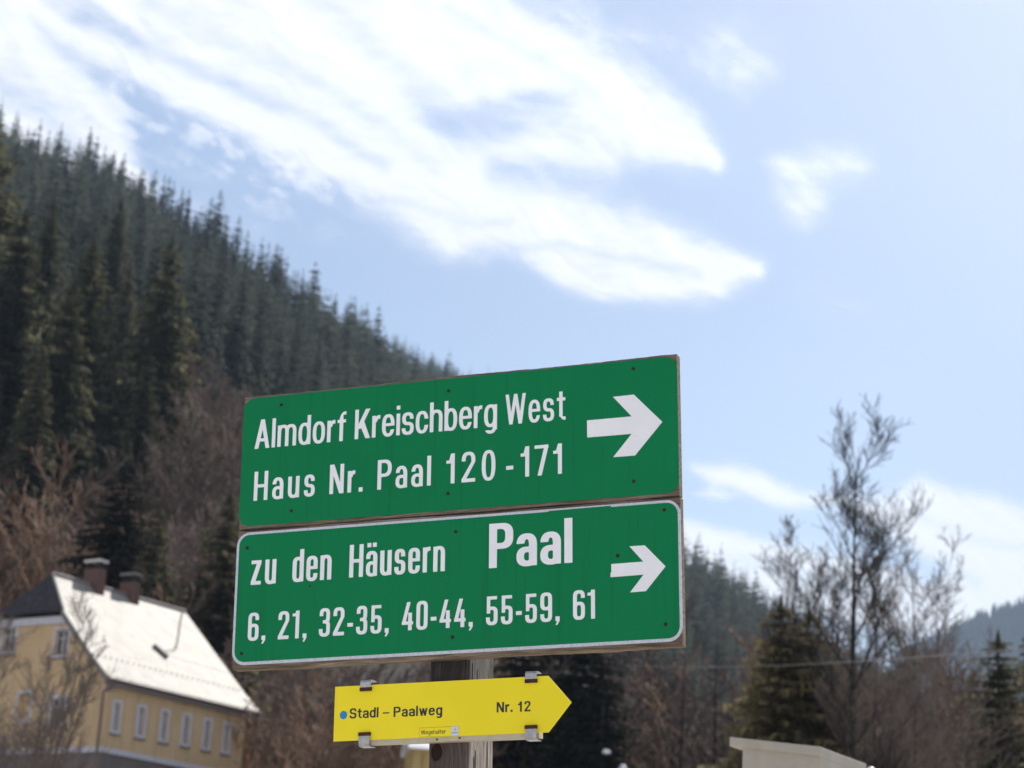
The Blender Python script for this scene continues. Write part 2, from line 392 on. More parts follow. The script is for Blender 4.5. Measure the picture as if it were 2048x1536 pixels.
# the grid's crest sits at Rf=.9, d=3200
vf = np.stack([Df * np.sin(Af), Df * np.cos(Af), Zf - 5], -1).reshape(-1, 3)
ii, jj = np.meshgrid(np.arange(149), np.arange(23), indexing='ij')
def M_farwood():
    t = NT('distant_forest', .95, .1); p = t.n('ShaderNodeNewGeometry').outputs['Position']
    n = t.noise(p, .008, 6, .6); t.base(t.ramp(n, [(.38, (.02, .032, .024)), (.55, (.035, .045, .032)), (.68, (.11, .095, .075))])); return t.m
fh_ = lk(bpy.data.objects.new('far_hill', grid_mesh('far_hill', vf, (ii * 24 + jj).ravel(), 24, M_farwood())))
tag(fh_, 'blue hazy wooded hill closing the valley at the far right', kind='structure')

# ------------------------------------------------------------------ clouds: a high sheet with its own density
def poly_sd(X, Y, P):
    P = np.array(P, float); d = np.full(X.shape, 1e18); inside = np.zeros(X.shape, bool)
    for i in range(len(P)):
        a = P[i]; b2 = P[(i + 1) % len(P)]; e = b2 - a
        wx, wy = X - a[0], Y - a[1]; t = np.clip((wx * e[0] + wy * e[1]) / (e @ e + 1e-9), 0, 1)
        d = np.minimum(d, (wx - t * e[0]) ** 2 + (wy - t * e[1]) ** 2)
        c = (a[1] > Y) != (b2[1] > Y)
        inside ^= c & (X < (b2[0] - a[0]) * (Y - a[1]) / (b2[1] - a[1] + 1e-12) + a[0])
    return np.where(inside, 1, -1) * np.sqrt(d)
def cloud_density(PX, PY):
    wx = (fbm(PX / 210 + 5, PY / 150 + 5, 4, 40) - .5) * 95; wy = (fbm(PX / 210 + 50, PY / 150 + 9, 4, 50) - .5) * 70
    X, Y = PX + wx, PY + wy
    ang = radians(33); u = (PX * cos(ang) + PY * sin(ang)); v = (-PX * sin(ang) + PY * cos(ang))
    u2 = u + (fbm(PX / 160, PY / 160, 3, 61) - .5) * 200; v2 = v + (fbm(PX / 170 + 7, PY / 170, 3, 62) - .5) * 110
    streak = fbm(u2 / 420, v2 / 60, 4, 70, .5); mott = fbm(u / 40 + 3, v / 22, 5, 80, .6)
    broad = fbm(PX / 330 + 2, PY / 240 + 1, 4, 90)
    def S(P, soft, a, X=X, Y=Y, k=.0): return a * smooth(.5 + poly_sd(X, Y, P) / (soft * 1.7))
    den = np.zeros(PX.shape)
    def over(x):
        nonlocal den; den = 1 - (1 - den) * (1 - np.clip(x, 0, 1))
    over(S([(20, -200), (1140, -200), (1155, 10), (1200, 100), (1290, 165), (1375, 225), (1425, 285), (1450, 325), (1380, 318), (1280, 300), (1220, 330), (1215, 385), (1290, 440), (1380, 490), (1500, 525), (1430, 575), (1300, 592), (1180, 578), (1060, 505), (960, 480), (900, 492), (800, 440), (700, 372), (600, 300), (470, 228), (330, 165), (170, 95), (40, 40)], 80, .50) * (.75 + .5 * smooth((streak - .2) / .6)))
    over(S([(700, 60), (1150, 130), (1420, 300), (1220, 310), (1000, 330), (760, 380), (560, 240), (420, 150)], 160, .15))
    over(S([(620, 250), (900, 330), (1200, 430), (1440, 540), (1250, 570), (1050, 490), (850, 440), (700, 350)], 90, .35))
    fine = fbm(u2 / 200 + 11, v2 / 16 + 3, 4, 171, .55)
    def stroke(P, R, a, hard=1.6):
        P = np.array(P, float); best = np.full(PX.shape, 1e9); XX = PX + wx * .55; YY = PY + wy * .55
        R = R if hasattr(R, '__len__') else [R] * len(P)
        for i in range(len(P) - 1):
            p, q = P[i], P[i + 1]; e = q - p; t = np.clip(((XX - p[0]) * e[0] + (YY - p[1]) * e[1]) / (e @ e), 0, 1)
            d = np.hypot(XX - p[0] - t * e[0], YY - p[1] - t * e[1]) / (R[i] + (R[i + 1] - R[i]) * t); best = np.minimum(best, d)
        over(a * np.exp(-best ** 2 * hard) * (.78 + .44 * fine))
    stroke([(-60, -60), (120, 70), (330, 150), (520, 235), (680, 320), (850, 385), (1050, 430), (1230, 480), (1380, 520), (1510, 532)], [40, 40, 55, 70, 80, 90, 90, 85, 60, 25], .95)
    stroke([(640, -80), (820, 30), (1000, 80), (1140, 130), (1270, 190), (1370, 250), (1440, 322)], [120, 120, 90, 60, 55, 50, 22], .95)
    stroke([(180, -120), (430, 40), (620, 130), (760, 215), (860, 290), (960, 320), (1090, 300), (1210, 330)], [130, 120, 100, 85, 60, 40, 35, 40], .9)
    stroke([(350, -80), (560, 20), (780, 110), (860, 130)], [150, 150, 120, 90], .75)
    stroke([(880, 190), (980, 160), (1090, 150), (1200, 230), (1290, 290), (1380, 300)], [40, 35, 35, 45, 40, 30], .7)
    stroke([(820, 400), (900, 470), (960, 440), (1040, 470), (1130, 545), (1220, 575), (1340, 570), (1440, 560)], [45, 35, 40, 40, 32, 28, 28, 26], .85)
    over(S([(-200, 20), (30, 50), (110, 120), (180, 185), (240, 240), (275, 320), (300, 390), (200, 420), (-200, 350)], 55, .72) * (.85 + .3 * fine))
    stroke([(-60, 30), (60, 95), (150, 165), (220, 240), (262, 330), (290, 400)], [50, 48, 50, 46, 36, 26], .8)
    over(S([(120, 120), (300, 165), (480, 235), (640, 310), (700, 380), (640, 430), (500, 390), (380, 330), (250, 290), (190, 220)], 150, .62) * smooth((mott - .30) / .38))
    over(S([(-100, -150), (300, -150), (90, 40), (-100, 10)], 60, .85) * (.4 + .9 * streak))
    over(S([(380, 400), (460, 420), (540, 470), (500, 490), (400, 440)], 60, .25) * (.4 + mott))
    over(S([(1130, 20), (1280, 60), (1420, 75), (1540, 130), (1500, 160), (1350, 120), (1180, 110)], 80, .42) * (.3 + 1.2 * mott))
    over(S([(1420, 50), (1490, 30), (1550, 70), (1550, 130), (1480, 150), (1440, 110)], 80, .45) * (.5 + streak))
    over(S([(1545, 318), (1610, 300), (1690, 302), (1735, 325), (1720, 352), (1640, 378), (1570, 362)], 55, .85, PX + wx * .3, PY + wy * .3) * (.55 + .7 * streak))
    over(S([(1548, 395), (1600, 385), (1640, 405), (1640, 440), (1605, 462), (1565, 430)], 45, .8, PX + wx * .3, PY + wy * .3) * (.5 + .8 * streak))
    over(S([(1580, 550), (1660, 560), (1760, 600), (1690, 625), (1620, 600)], 60, .22) * (.3 + mott))
    X2, Y2 = PX + wx * .45, PY + wy * .4
    over(S([(1375, 930), (1450, 926), (1520, 945), (1600, 985), (1690, 1000), (1660, 1018), (1570, 1014), (1500, 990), (1430, 965)], 30, .9, X2, Y2) * (.65 + .6 * streak))
    over(S([(1385, 985), (1420, 972), (1465, 988), (1440, 998)], 18, .8, X2, Y2))
    over(S([(1250, 1005), (1370, 1035), (1450, 1052), (1560, 1080), (1680, 1105), (1800, 1130), (1890, 1170), (1905, 1240), (1870, 1262), (1780, 1250), (1560, 1215), (1400, 1130), (1250, 1150)], 34, 1.0, X2, Y2 - 8) * (.9 + .2 * fine))
    over(S([(1680, 1008), (1790, 1005), (1840, 960), (1920, 985), (2000, 1000), (2070, 1030), (2400, 1060), (2400, 1260), (2060, 1235), (1990, 1262), (1900, 1275), (1860, 1200), (1900, 1140), (1790, 1080), (1720, 1050)], 34, 1.0, X2, Y2 + 4) * (.9 + .2 * fine))
    for P, so, am in (([(850, 200), (930, 190), (1010, 225), (1040, 262), (960, 290), (880, 275), (845, 240)], 100, .62),
                      ([(1050, 175), (1100, 162), (1155, 185), (1140, 212), (1085, 215)], 50, .6),
                      ([(60, 60), (140, 100), (210, 140), (180, 165), (110, 125)], 50, .5),
                      ([(1000, 440), (1040, 430), (1050, 465), (1015, 480)], 60, .3), ([(1190, 500), (1250, 505), (1240, 545), (1190, 540)], 60, .35)):
        den *= 1 - S(P, so, am) * (.5 + .8 * mott)
    edge = 4 * den * (1 - den); den = smooth(.5 + (den - .5) * .95 + edge * ((streak - .5) * .6 + (mott - .5) * .45) * .5)
    def carve(P, R, a):
        nonlocal den
        P = np.array(P, float); best = np.full(PX.shape, 1e9); XX = PX + wx * .5; YY = PY + wy * .5
        for i in range(len(P) - 1):
            p, q = P[i], P[i + 1]; e = q - p; t = np.clip(((XX - p[0]) * e[0] + (YY - p[1]) * e[1]) / (e @ e), 0, 1)
            best = np.minimum(best, np.hypot(XX - p[0] - t * e[0], YY - p[1] - t * e[1]) / R)
        den = den * (1 - .8 * a * np.exp(-best ** 2) * (.5 + fine))
    carve([(180, 45), (450, 150), (640, 250), (760, 330)], 17, .45); carve([(300, 0), (560, 125), (760, 255), (860, 330)], 22, .33)
    carve([(600, -20), (780, 115), (880, 190)], 30, .35); carve([(900, 20), (1080, 110), (1200, 190)], 14, .3)
    carve([(1000, 345), (1110, 355), (1240, 350), (1300, 340)], 34, .75); carve([(870, 235), (960, 235), (1030, 255)], 30, .6)
    carve([(1020, 500), (1120, 490), (1260, 525), (1400, 545)], 12, .4); carve([(760, 400), (900, 430), (1010, 450)], 12, .3)
    carve([(-50, 150), (90, 230), (200, 330)], 26, .35); carve([(1500, 1065), (1650, 1110), (1900, 1125), (1960, 1160)], 13, .5); carve([(1450, 1110), (1600, 1150), (1760, 1200)], 16, .35)
    carve([(1850, 1040), (1960, 1080), (2080, 1100)], 12, .35)
    fk = .55 + .45 * (1 - smooth((PY - 820) / 80)); den = den * (1 - fk * (.15 - .12 * smooth((streak - .25) / .5) - .12 * (fine - .5) * 2))
    # elsewhere the same broken cloud goes on, outside the frame
    gen = smooth((fbm(PX / 700 + 30, PY / 420 + 8, 4, 97) - .52) / .16) * (.5 + .6 * streak)
    outx = np.maximum(np.maximum(-60 - PX, PX - 2110), np.maximum(-60 - PY, 0)); w = smooth(outx / 240)
    den = den * (1 - w)
    return np.clip(den, 0, 1)
CZ = 2600.0
pxs = np.linspace(-320, 2380, 620)
pys = np.linspace(-320, 1420, 460)
PX, PY = np.meshgrid(pxs, pys, indexing='ij')
rr = Fw[None, None] + Rt[None, None] * ((PX - 1024) / FPX)[..., None] - Up[None, None] * ((PY - 768) / FPX)[..., None]
tt = (CZ - EYE[2]) / rr[..., 2]; CV = EYE + rr * tt[..., None]
den = cloud_density(PX, PY)
ii, jj = np.meshgrid(np.arange(PX.shape[0] - 1), np.arange(PX.shape[1] - 1), indexing='ij')
def M_cloud():
    m = bpy.data.materials.new('cloud_vapour'); m.use_nodes = True; t = m.node_tree; t.nodes.clear()
    a = t.nodes.new('ShaderNodeAttribute'); a.attribute_name = 'cover'
    tc = t.nodes.new('ShaderNodeNewGeometry'); nz = t.nodes.new('ShaderNodeTexNoise'); nz.inputs['Scale'].default_value = .012; nz.inputs['Detail'].default_value = 5; nz.inputs['Roughness'].default_value = .6
    t.links.new(tc.outputs['Position'], nz.inputs['Vector'])
    def mt(op, x, y):
        n = t.nodes.new('ShaderNodeMath'); n.operation = op; n.use_clamp = (op == 'MULTIPLY_ADD')
        for i, v in enumerate((x, y)):
            if isinstance(v, bpy.types.NodeSocket): t.links.new(v, n.inputs[i])
            else: n.inputs[i].default_value = v
        return n.outputs[0]
    k = mt('MULTIPLY', mt('SUBTRACT', nz.outputs['Fac'], .5), .55)
    edge = mt('MULTIPLY', mt('MULTIPLY', a.outputs['Fac'], mt('SUBTRACT', 1.0, a.outputs['Fac'])), 4.0)
    f = mt('ADD', a.outputs['Fac'], mt('MULTIPLY', k, edge))
    mx = t.nodes.new('ShaderNodeMath'); mx.operation = 'MAXIMUM'; mx.use_clamp = True; mx.inputs[1].default_value = 0; t.links.new(f, mx.inputs[0])
    tl = t.nodes.new('ShaderNodeBsdfTranslucent'); tl.inputs[0].default_value = (.57, .57, .58, 1)
    tp = t.nodes.new('ShaderNodeBsdfTransparent'); ms = t.nodes.new('ShaderNodeMixShader'); out = t.nodes.new('ShaderNodeOutputMaterial')
    t.links.new(mx.outputs[0], ms.inputs[0]); t.links.new(tp.outputs[0], ms.inputs[1]); t.links.new(tl.outputs[0], ms.inputs[2]); t.links.new(ms.outputs[0], out.inputs[0]); return m
cme = grid_mesh('clouds', CV.reshape(-1, 3), (ii * PX.shape[1] + jj).ravel(), PX.shape[1], M_cloud())
da = cme.attributes.new('cover', 'FLOAT', 'POINT'); da.data.foreach_set('value', den.astype(np.float32).ravel())
clouds = lk(bpy.data.objects.new('clouds', cme)); tag(clouds, 'wind-drawn white clouds streaming across the pale blue sky', kind='structure')

# broken cloud over the unseen rest of the sky, added for ambient light
aw, ew = np.meshgrid(np.radians(np.linspace(-180, 180, 241)), np.radians(np.concatenate([np.linspace(5, 30, 50), np.linspace(31, 89.5, 60)])), indexing='ij')
dw = CZ / np.tan(ew); xw, yw = dw * np.sin(aw), dw * np.cos(aw); VW = np.stack([xw, yw, np.full(xw.shape, CZ + 60)], -1)
qx, qy = proj_px(VW.reshape(-1, 3)); qx = qx.reshape(xw.shape); qy = qy.reshape(xw.shape); front = (VW @ Fw) > 0
inner = np.minimum(np.minimum(qx + 60, 2110 - qx), qy + 60); wfr = np.where(front, 1 - smooth(inner / 200 + 1.0), 1.0)
cw = smooth((fbm(xw / 2600 + 70, yw / 1500 + 30, 5, 131) - .45) / .20) * (.6 + .5 * fbm(xw / 900 + 9, yw / 260 + 5, 4, 141))
sdv = np.array(SUN_DIR[:]); dirw = VW / np.linalg.norm(VW, axis=-1, keepdims=True); ang_s = np.degrees(np.arccos(np.clip(dirw @ sdv, -1, 1)))
cw = cw * wfr * smooth((ang_s - 9) / 12)
ii, jj = np.meshgrid(np.arange(xw.shape[0] - 1), np.arange(xw.shape[1] - 1), indexing='ij')
wme = grid_mesh('fill_clouds', VW.reshape(-1, 3), (ii * xw.shape[1] + jj).ravel(), xw.shape[1], cme.materials[0])
wa_ = wme.attributes.new('cover', 'FLOAT', 'POINT'); wa_.data.foreach_set('value', np.clip(cw, 0, 1).astype(np.float32).ravel())
wc = lk(bpy.data.objects.new('fill_clouds', wme)); tag(wc, 'broken white cloud over the unseen rest of the sky, added for ambient light', kind='structure')

# ------------------------------------------------------------------ haze
hz = MB(); hz.box(-9800, -9800, -12, 9800, 9800, 1250)
def M_haze():
    m = bpy.data.materials.new('valley_air'); m.use_nodes = True; t = m.node_tree; t.nodes.clear()
    v = t.nodes.new('ShaderNodeVolumePrincipled'); v.inputs['Color'].default_value = (.58, .76, 1, 1); v.inputs['Density'].default_value = HAZE; v.inputs['Anisotropy'].default_value = .3
    o = t.nodes.new('ShaderNodeOutputMaterial'); t.links.new(v.outputs[0], o.inputs['Volume']); return m
HAZE = 0.00011
haze = hz.build('haze', M_haze()); tag(haze, 'thin blue mountain air filling the valley', kind='stuff')

# ------------------------------------------------------------------ trees
def mesh_from(name, V, F3, tint, mats, mi=None, F4=None):
    """V (n,3), F3 (m,3) triangles; tint per vertex"""
    me = bpy.data.meshes.new(name); V = np.asarray(V, np.float32); F3 = np.asarray(F3, np.int32)
    me.vertices.add(len(V)); me.vertices.foreach_set('co', V.ravel())
    me.loops.add(F3.size); me.loops.foreach_set('vertex_index', F3.ravel())
    me.polygons.add(len(F3)); me.polygons.foreach_set('loop_start', np.arange(len(F3), dtype=np.int32) * 3)
    for m in mats: me.materials.append(m)
    if mi is not None: me.polygons.foreach_set('material_index', np.asarray(mi, np.int32))
    if tint is not None:
        a = me.attributes.new('tint', 'FLOAT', 'POINT'); a.data.foreach_set('value', np.asarray(tint, np.float32))
    me.update(calc_edges=True); return me

def spruce_crown(r, H, R, whorls, nb, steps, ntw, droop=.35, gap=.12, base=.06, tw=1.0, power=.75):
    """drooping whorled branches: a ragged frond each, with hanging needle sprays; trunk base at 0"""
    V = []; T = []
    for w in range(whorls):
        h = base + (1 - base) * (w + r.uniform(-.35, .35)) / whorls
        h = min(h, .985)
        Lw = R * ((1 - h) ** power) * (1.0 if h > .14 else .8)
        n = max(4, int(nb * (0.75 + .4 * (1 - h)) + r.uniform(-.5, 1)))
        a0 = r.uniform(0, 6.28)
        for b_ in range(n):
            if r.random() < gap: continue
            a = a0 + 6.283 * b_ / n + r.uniform(-.35, .35); L = Lw * r.uniform(.60, 1.15) + .16
            up = .30 * h ** 2 + r.uniform(-.16, .12); tb = r.uniform(0, 1)
            ca, sa = cos(a), sin(a)
            def pt(t, side=0.0, dz=0.0):
                x = L * t; z = h * H + L * (up * t - droop * t * t + .18 * max(0, t - .6)) + dz
                return (ca * x - sa * side, sa * x + ca * side, z)
            for s_ in range(steps):
                t0, t1 = s_ / steps, (s_ + 1) / steps
                wd = L * .30 * (1.05 - .8 * t0) * r.uniform(.7, 1.2) + .05
                q = min(1, max(0, .30 * tb + .30 * r.random() + .36 * t1))
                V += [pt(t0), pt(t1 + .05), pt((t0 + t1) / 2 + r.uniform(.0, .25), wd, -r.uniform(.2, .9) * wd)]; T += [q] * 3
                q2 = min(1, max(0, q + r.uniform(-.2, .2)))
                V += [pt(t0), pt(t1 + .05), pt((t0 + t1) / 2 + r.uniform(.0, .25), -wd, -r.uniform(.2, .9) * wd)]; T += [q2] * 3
                for k in range(ntw):
                    t = r.uniform(t0, t1); lt = (.30 + .25 * L * .3) * r.uniform(.6, 1.3) * tw * min(1, .35 + L * .5)
                    sd = r.uniform(-.9, .9) * wd; u = r.uniform(-.5, .5) * lt
                    p0 = pt(t, sd * .5); p1 = pt(t + .10, sd * .5 + u * .6); p2 = pt(t + .04, sd + u, -lt)
                    q3 = min(1, max(0, .28 * tb + .42 * r.random() + .30 * t)); V += [p0, p1, p2]; T += [q3] * 3
    for k in range(8):
        a = k * .785; V += [(0, 0, H * 1.015), (cos(a) * .03 * R, sin(a) * .03 * R, H * .975), (cos(a + 1) * .03 * R, sin(a + 1) * .03 * R, H * .97)]; T += [.3] * 3
    V = np.array(V); F = np.arange(len(V)).reshape(-1, 3); return V, F, np.array(T)
def trunk_mb(H, r0, n=7, bend=0):
    m = MB(); m.tube([(bend * (k / 5) ** 2, 0, H * k / 5 - (.5 if k == 0 else 0)) for k in range(6)], [r0 * (1 - .93 * k / 5) for k in range(6)], n); return m

# near, mid and far spruces
NEARV = []
for i in range(5):
    r = random.Random(100 + i)
    H = 25.0; V, F, T = spruce_crown(r, H, [3.5, 4.1, 3.0, 3.9, 3.3][i], 58, 8, 5, 3, [.40, .32, .46, .38, .35][i], [.08, .14, .10, .20, .12][i], .05 if i != 3 else .12, 1.1, .72)
    NEARV.append((V, F, T))
near_mesh = {}
def near_spruce(i, mat): 
    k = (i, mat)
    if k not in near_mesh:
        V, F, T = NEARV[i]; near_mesh[k] = mesh_from('spruce_crown', V, F, T, [MAT[mat]])
    return near_mesh[k]
trunk25 = trunk_mb(25.0, .28).mesh('spruce_trunk', MAT['bark'], True)
def put_tree(name, base, h, mesh_c, mesh_t, H, label, cat, group=None, sx=1.0, rot=None, lean=0, crown='crown'):
    t = empty(name, base); s = h / H; sx *= 1.3; t.scale = (s * sx, s * sx, s); t.rotation_euler = (lean, 0, rot if rot is not None else random.uniform(0, 6.28))
    c = lk(bpy.data.objects.new(crown, mesh_c)); c.parent = t
    k = lk(bpy.data.objects.new('trunk', mesh_t)); k.parent = t
    tag(t, label, cat, group); return t
def ground(px, d, py=1500):
    p = at(px, py, d); z = float(terrain_z(p[0], p[1])); return p[0], p[1], z
def col_pos(px, pytip, d):
    """ground point under the tip seen at (px, pytip) at distance d, and the tree height"""
    p = at(px, pytip, d); z = float(terrain_z(p[0], p[1])); return (p[0], p[1], z), p[2] - z

# individually placed spruces: px, tip py, distance, variant, material, width, label
SPR = [
 (-12, 232, 185, 1, 'leaf_near', 1.25, 'tallest dark spruce cut by the left edge of the photo, above the forest'),
 (52, 420, 178, 0, 'leaf_near', 1.15, 'broad dark spruce just right of the tallest one at the left edge'),
 (108, 402, 195, 2, 'leaf_near', 1.1, 'slim spruce with pale olive branch tips left of the two-spruce gap'),
 (150, 560, 160, 3, 'leaf_near', 1.0, 'shorter shaded spruce standing in the dark gap between taller ones'),
 (188, 478, 168, 1, 'leaf_near', 1.05, 'olive sunlit spruce with drooping branches above the twin chimneys'),
 (243, 400, 235, 4, 'leaf_near', 1.0, 'tall thin spruce set back behind the olive sunlit ones'),
 (262, 520, 215, 0, 'leaf_near', .95, 'dull spruce half hidden between the thin one and the lone one'),
 (345, 478, 172, 3, 'leaf_near', 1.12, 'lone full spruce with open crown and dark leaning trunk, left of the green signs'),
 (88, 700, 150, 2, 'leaf_near', 1.0, 'low dark spruce under the left group, above the brown thicket'),
 (300, 700, 160, 4, 'leaf_near', .95, 'low loose spruce at the foot of the lone full spruce'),
 (-40, 500, 160, 4, 'leaf_near', 1.2, 'dark spruce filling the left edge below the tallest tip'),
 (255, 940, 106, 2, 'leaf_dark', 2.0, 'small dark conical spruce right behind the chimneys'),
 (318, 1010, 116, 1, 'leaf_near', 1.0, 'olive young spruce between the dark conical one and the signs'),
 (462, 985, 112, 0, 'leaf_near', 1.3, 'dark narrow spruce touching the left edge of the green signs'),
 (400, 1130, 112, 3, 'leaf_near', .85, 'short olive spruce over the right end of the white roof'),
 (1050, 1225, 92, 1, 'leaf_dark', 1.3, 'dark spruce right of the post under the lower green sign'),
 (1160, 1150, 93, 0, 'leaf_dark', 1.5, 'very dark spruce behind the point of the yellow arrow sign'),
 (1212, 1270, 92, 4, 'leaf_dark', 1.1, 'thin dark spruce just right of the yellow arrow point'),
 (1562, 1200, 60, 1, 'leaf_olive', 1.15, 'olive yellow conifer left of the big bare tree'),
 (1618, 1215, 61, 3, 'leaf_olive', 1.15, 'brownish olive conifer close to the trunk of the big bare tree'),
 (1515, 1330, 62, 1, 'leaf_olive', .9, 'shorter yellowish conifer above the beige box lid'),
 (1996, 1268, 74, 1, 'leaf_near', 1.25, 'pointed dark spruce alone at the far right below the wire'),
 (2075, 1190, 135, 2, 'leaf_near', 1.1, 'spruce cut by the right edge of the photo'),
]
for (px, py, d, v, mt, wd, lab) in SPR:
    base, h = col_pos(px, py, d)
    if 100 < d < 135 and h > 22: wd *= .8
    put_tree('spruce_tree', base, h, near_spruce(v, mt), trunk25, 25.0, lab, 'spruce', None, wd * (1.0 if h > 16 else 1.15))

# mountainside spruces
FARV = []
for i in range(5):
    r = random.Random(300 + i); FARV.append(spruce_crown(r, 22.0, [3.6, 3.1, 3.9, 3.4, 2.9][i], 24, 7, 2, 1, .42, .08, .06, 1.6, .72))
def with_trunk(V, F, T, H, r0):
    tv = []; n = 4
    for k, (z, q) in enumerate(((-1.0, r0), (H * .97, r0 * .1))):
        for j in range(n): tv.append((cos(j * 1.57) * q, sin(j * 1.57) * q, z))
    tf = []
    for j in range(n):
        a, b2 = j, (j + 1) % n; tf += [(a, b2, n + b2), (a, n + b2, n + a)]
    nV = len(V); V2 = np.vstack([V, tv]); F2 = np.vstack([F, np.array(tf) + nV]); T2 = np.concatenate([T, np.full(len(tv), .2)])
    mi = np.concatenate([np.zeros(len(F), int), np.ones(len(tf), int)]); return V2, F2, T2, mi
far_meshes = []
for V, F, T in FARV:
    V2, F2, T2, mi = with_trunk(V, F, T, 22, .25); far_meshes.append(mesh_from('mountain_spruce', V2, F2, T2, [MAT['leaf_far'], MAT['bark']], mi))
cand = []
r = np.random.default_rng(77)
def visible_spot(px, d):
    return True
# sample the slope evenly in ground area
n_try = 100000
azc = r.uniform(az_of(-1000), az_of(2300), n_try); dc = np.sqrt(r.uniform(190 ** 2, 1450 ** 2, n_try))
rdc = np.interp(azc, rz[:, 0], rz[:, 1])
ok = (dc < rdc + 14) & (dc > np.interp(azc, [az_of(0), az_of(500), az_of(900), az_of(1300), az_of(1700)], [215, 285, 300, 330, 400]))
azc, dc = azc[ok], dc[ok]
xc, yc = dc * np.sin(azc), dc * np.cos(azc)
cell = {}
keep = []
for i in range(len(xc)):
    sp = 4.4 if dc[i] < 560 else (5.0 if dc[i] < 800 else 6.6)
    k = (int(xc[i] // sp), int(yc[i] // sp))
    if k in cell: continue
    cell[k] = 1; keep.append(i)
xc, yc, dc, azc = xc[keep], yc[keep], dc[keep], azc[keep]; zc = terrain_z(xc, yc)
def proj(P):
    q = P - EYE; z = q @ Fw; return 1024 + FPX * (q @ Rt) / z, 768 - FPX * (q @ Up) / z
hc = r.uniform(10, 21, len(xc)) * (.75 + .5 * fbm(xc / 30, yc / 30, 2, 9)) * np.where(r.random(len(xc)) < .08, 1.2, 1)
pxc, pyc = proj(np.stack([xc, yc, zc + hc], 1))
vis = (pxc > -700) & (pxc < 2200)
seen = (pxc > -40) & (pxc < 1760) & ~((pxc > 480) & (pxc < 1360) & (pyc > 840)) & (pyc < 1300)
xc, yc, zc, dc, hc, pxc, pyc, seen = [a[vis] for a in (xc, yc, zc, dc, hc, pxc, pyc, seen)]
# how exposed each tip is: higher than nothing in front
size = hc / dc
ridgeness = np.interp(np.arctan2(xc, yc), rz[:, 0], rz[:, 1]) - dc
rg_ = ridgeness
order = np.argsort(-(size * (1 + .6 * (ridgeness < 60)) * seen))
nind = min(270, len(order))
for q, i in enumerate(order[:nind]):
    o = lk(bpy.data.objects.new('mountain_spruce', far_meshes[int(r.integers(5))]))
    o.location = (xc[i], yc[i], zc[i]); s = hc[i] / 22; wx_ = r.uniform(.75, 1.4)
    o.scale = (s * wx_, s * wx_, s); o.rotation_euler = (0, 0, r.uniform(0, 6.28))
    crest = rg_[i] < 45
    zone = 0 if pxc[i] > 1300 else (1 if pxc[i] < 190 else (2 if pxc[i] < 420 else (3 if pxc[i] < 640 else 4)))
    where = ['spur right of the signs', 'slope at far left', 'slope above the lone full spruce', 'slope above the signs\' left end', 'descending ridge behind the signs'][zone]
    tag(o, ('dark spruce with tip against the sky, ' if crest else 'dark spruce inside the forest, ') + where, 'spruce', ('skyline spruces of the ' if crest else 'spruces of the ') + where)
rest = order[nind:]
lod = []
for i in range(3):
    rr_ = random.Random(500 + i); V, F, T = spruce_crown(rr_, 22.0, [3.6, 3.1, 3.8][i], 15, 6, 1, 1, .42, .06, .12, 2.4, .72); lod.append((V, F, T))
VV, FF, TT = [], [], []; nv = 0
for i in rest:
    V, F, T = lod[int(r.integers(3))]; a = r.uniform(0, 6.28); s = hc[i] / 22; q_ = s * r.uniform(.8, 1.4); c_, s_ = cos(a) * q_, sin(a) * q_
    P = np.stack([V[:, 0] * c_ - V[:, 1] * s_ + xc[i], V[:, 0] * s_ + V[:, 1] * c_ + yc[i], V[:, 2] * s + zc[i]], 1)
    VV.append(P); FF.append(F + nv); TT.append(np.clip(T * .8 + r.uniform(-.25, .5), 0, 1)); nv += len(V)
print('mountain spruces', nind, 'rest', len(rest), 'tris', sum(len(f) for f in FF))
if len(rest):
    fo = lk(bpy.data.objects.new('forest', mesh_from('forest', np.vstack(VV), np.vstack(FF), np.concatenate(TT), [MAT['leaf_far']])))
    tag(fo, 'dense dark spruce forest filling the mountainside between the nearer trees', 'forest', kind='stuff')
# trees standing on the far hill
VV, FF, TT = [], [], []; nv = 0
cone = []
for k in range(5):
    a = k * 1.257; b_ = (k + 1) * 1.257; cone += [(cos(a) * 3.6, sin(a) * 3.6, 0), (cos(b_) * 3.6, sin(b_) * 3.6, 0), (0, 0, 20)]
cone = np.array(cone)
for q in range(5200):
    a = r.uniform(az_of(1780), az_of(2200)); t = 1 - abs(r.normal(0, .35)); t = float(np.clip(t, .05, 1.02))
    d = 2300 + 900 * t; z = float(np.interp(a, haz, hp[:, 2])) * (d / 3200 if t > 1 else t ** .9) - 6
    s = r.uniform(.7, 1.5)
    VV.append(cone * s + np.array([d * sin(a), d * cos(a), z])); FF.append(np.arange(15).reshape(-1, 3) + nv); nv += 15; TT.append(np.full(15, r.uniform(0, .8)))
fo = lk(bpy.data.objects.new('hill_forest', mesh_from('hill_forest', np.vstack(VV), np.vstack(FF), np.concatenate(TT), [MAT['leaf_far']])))
tag(fo, 'tiny trees feathering the blue hill at the far right', 'forest', kind='stuff')

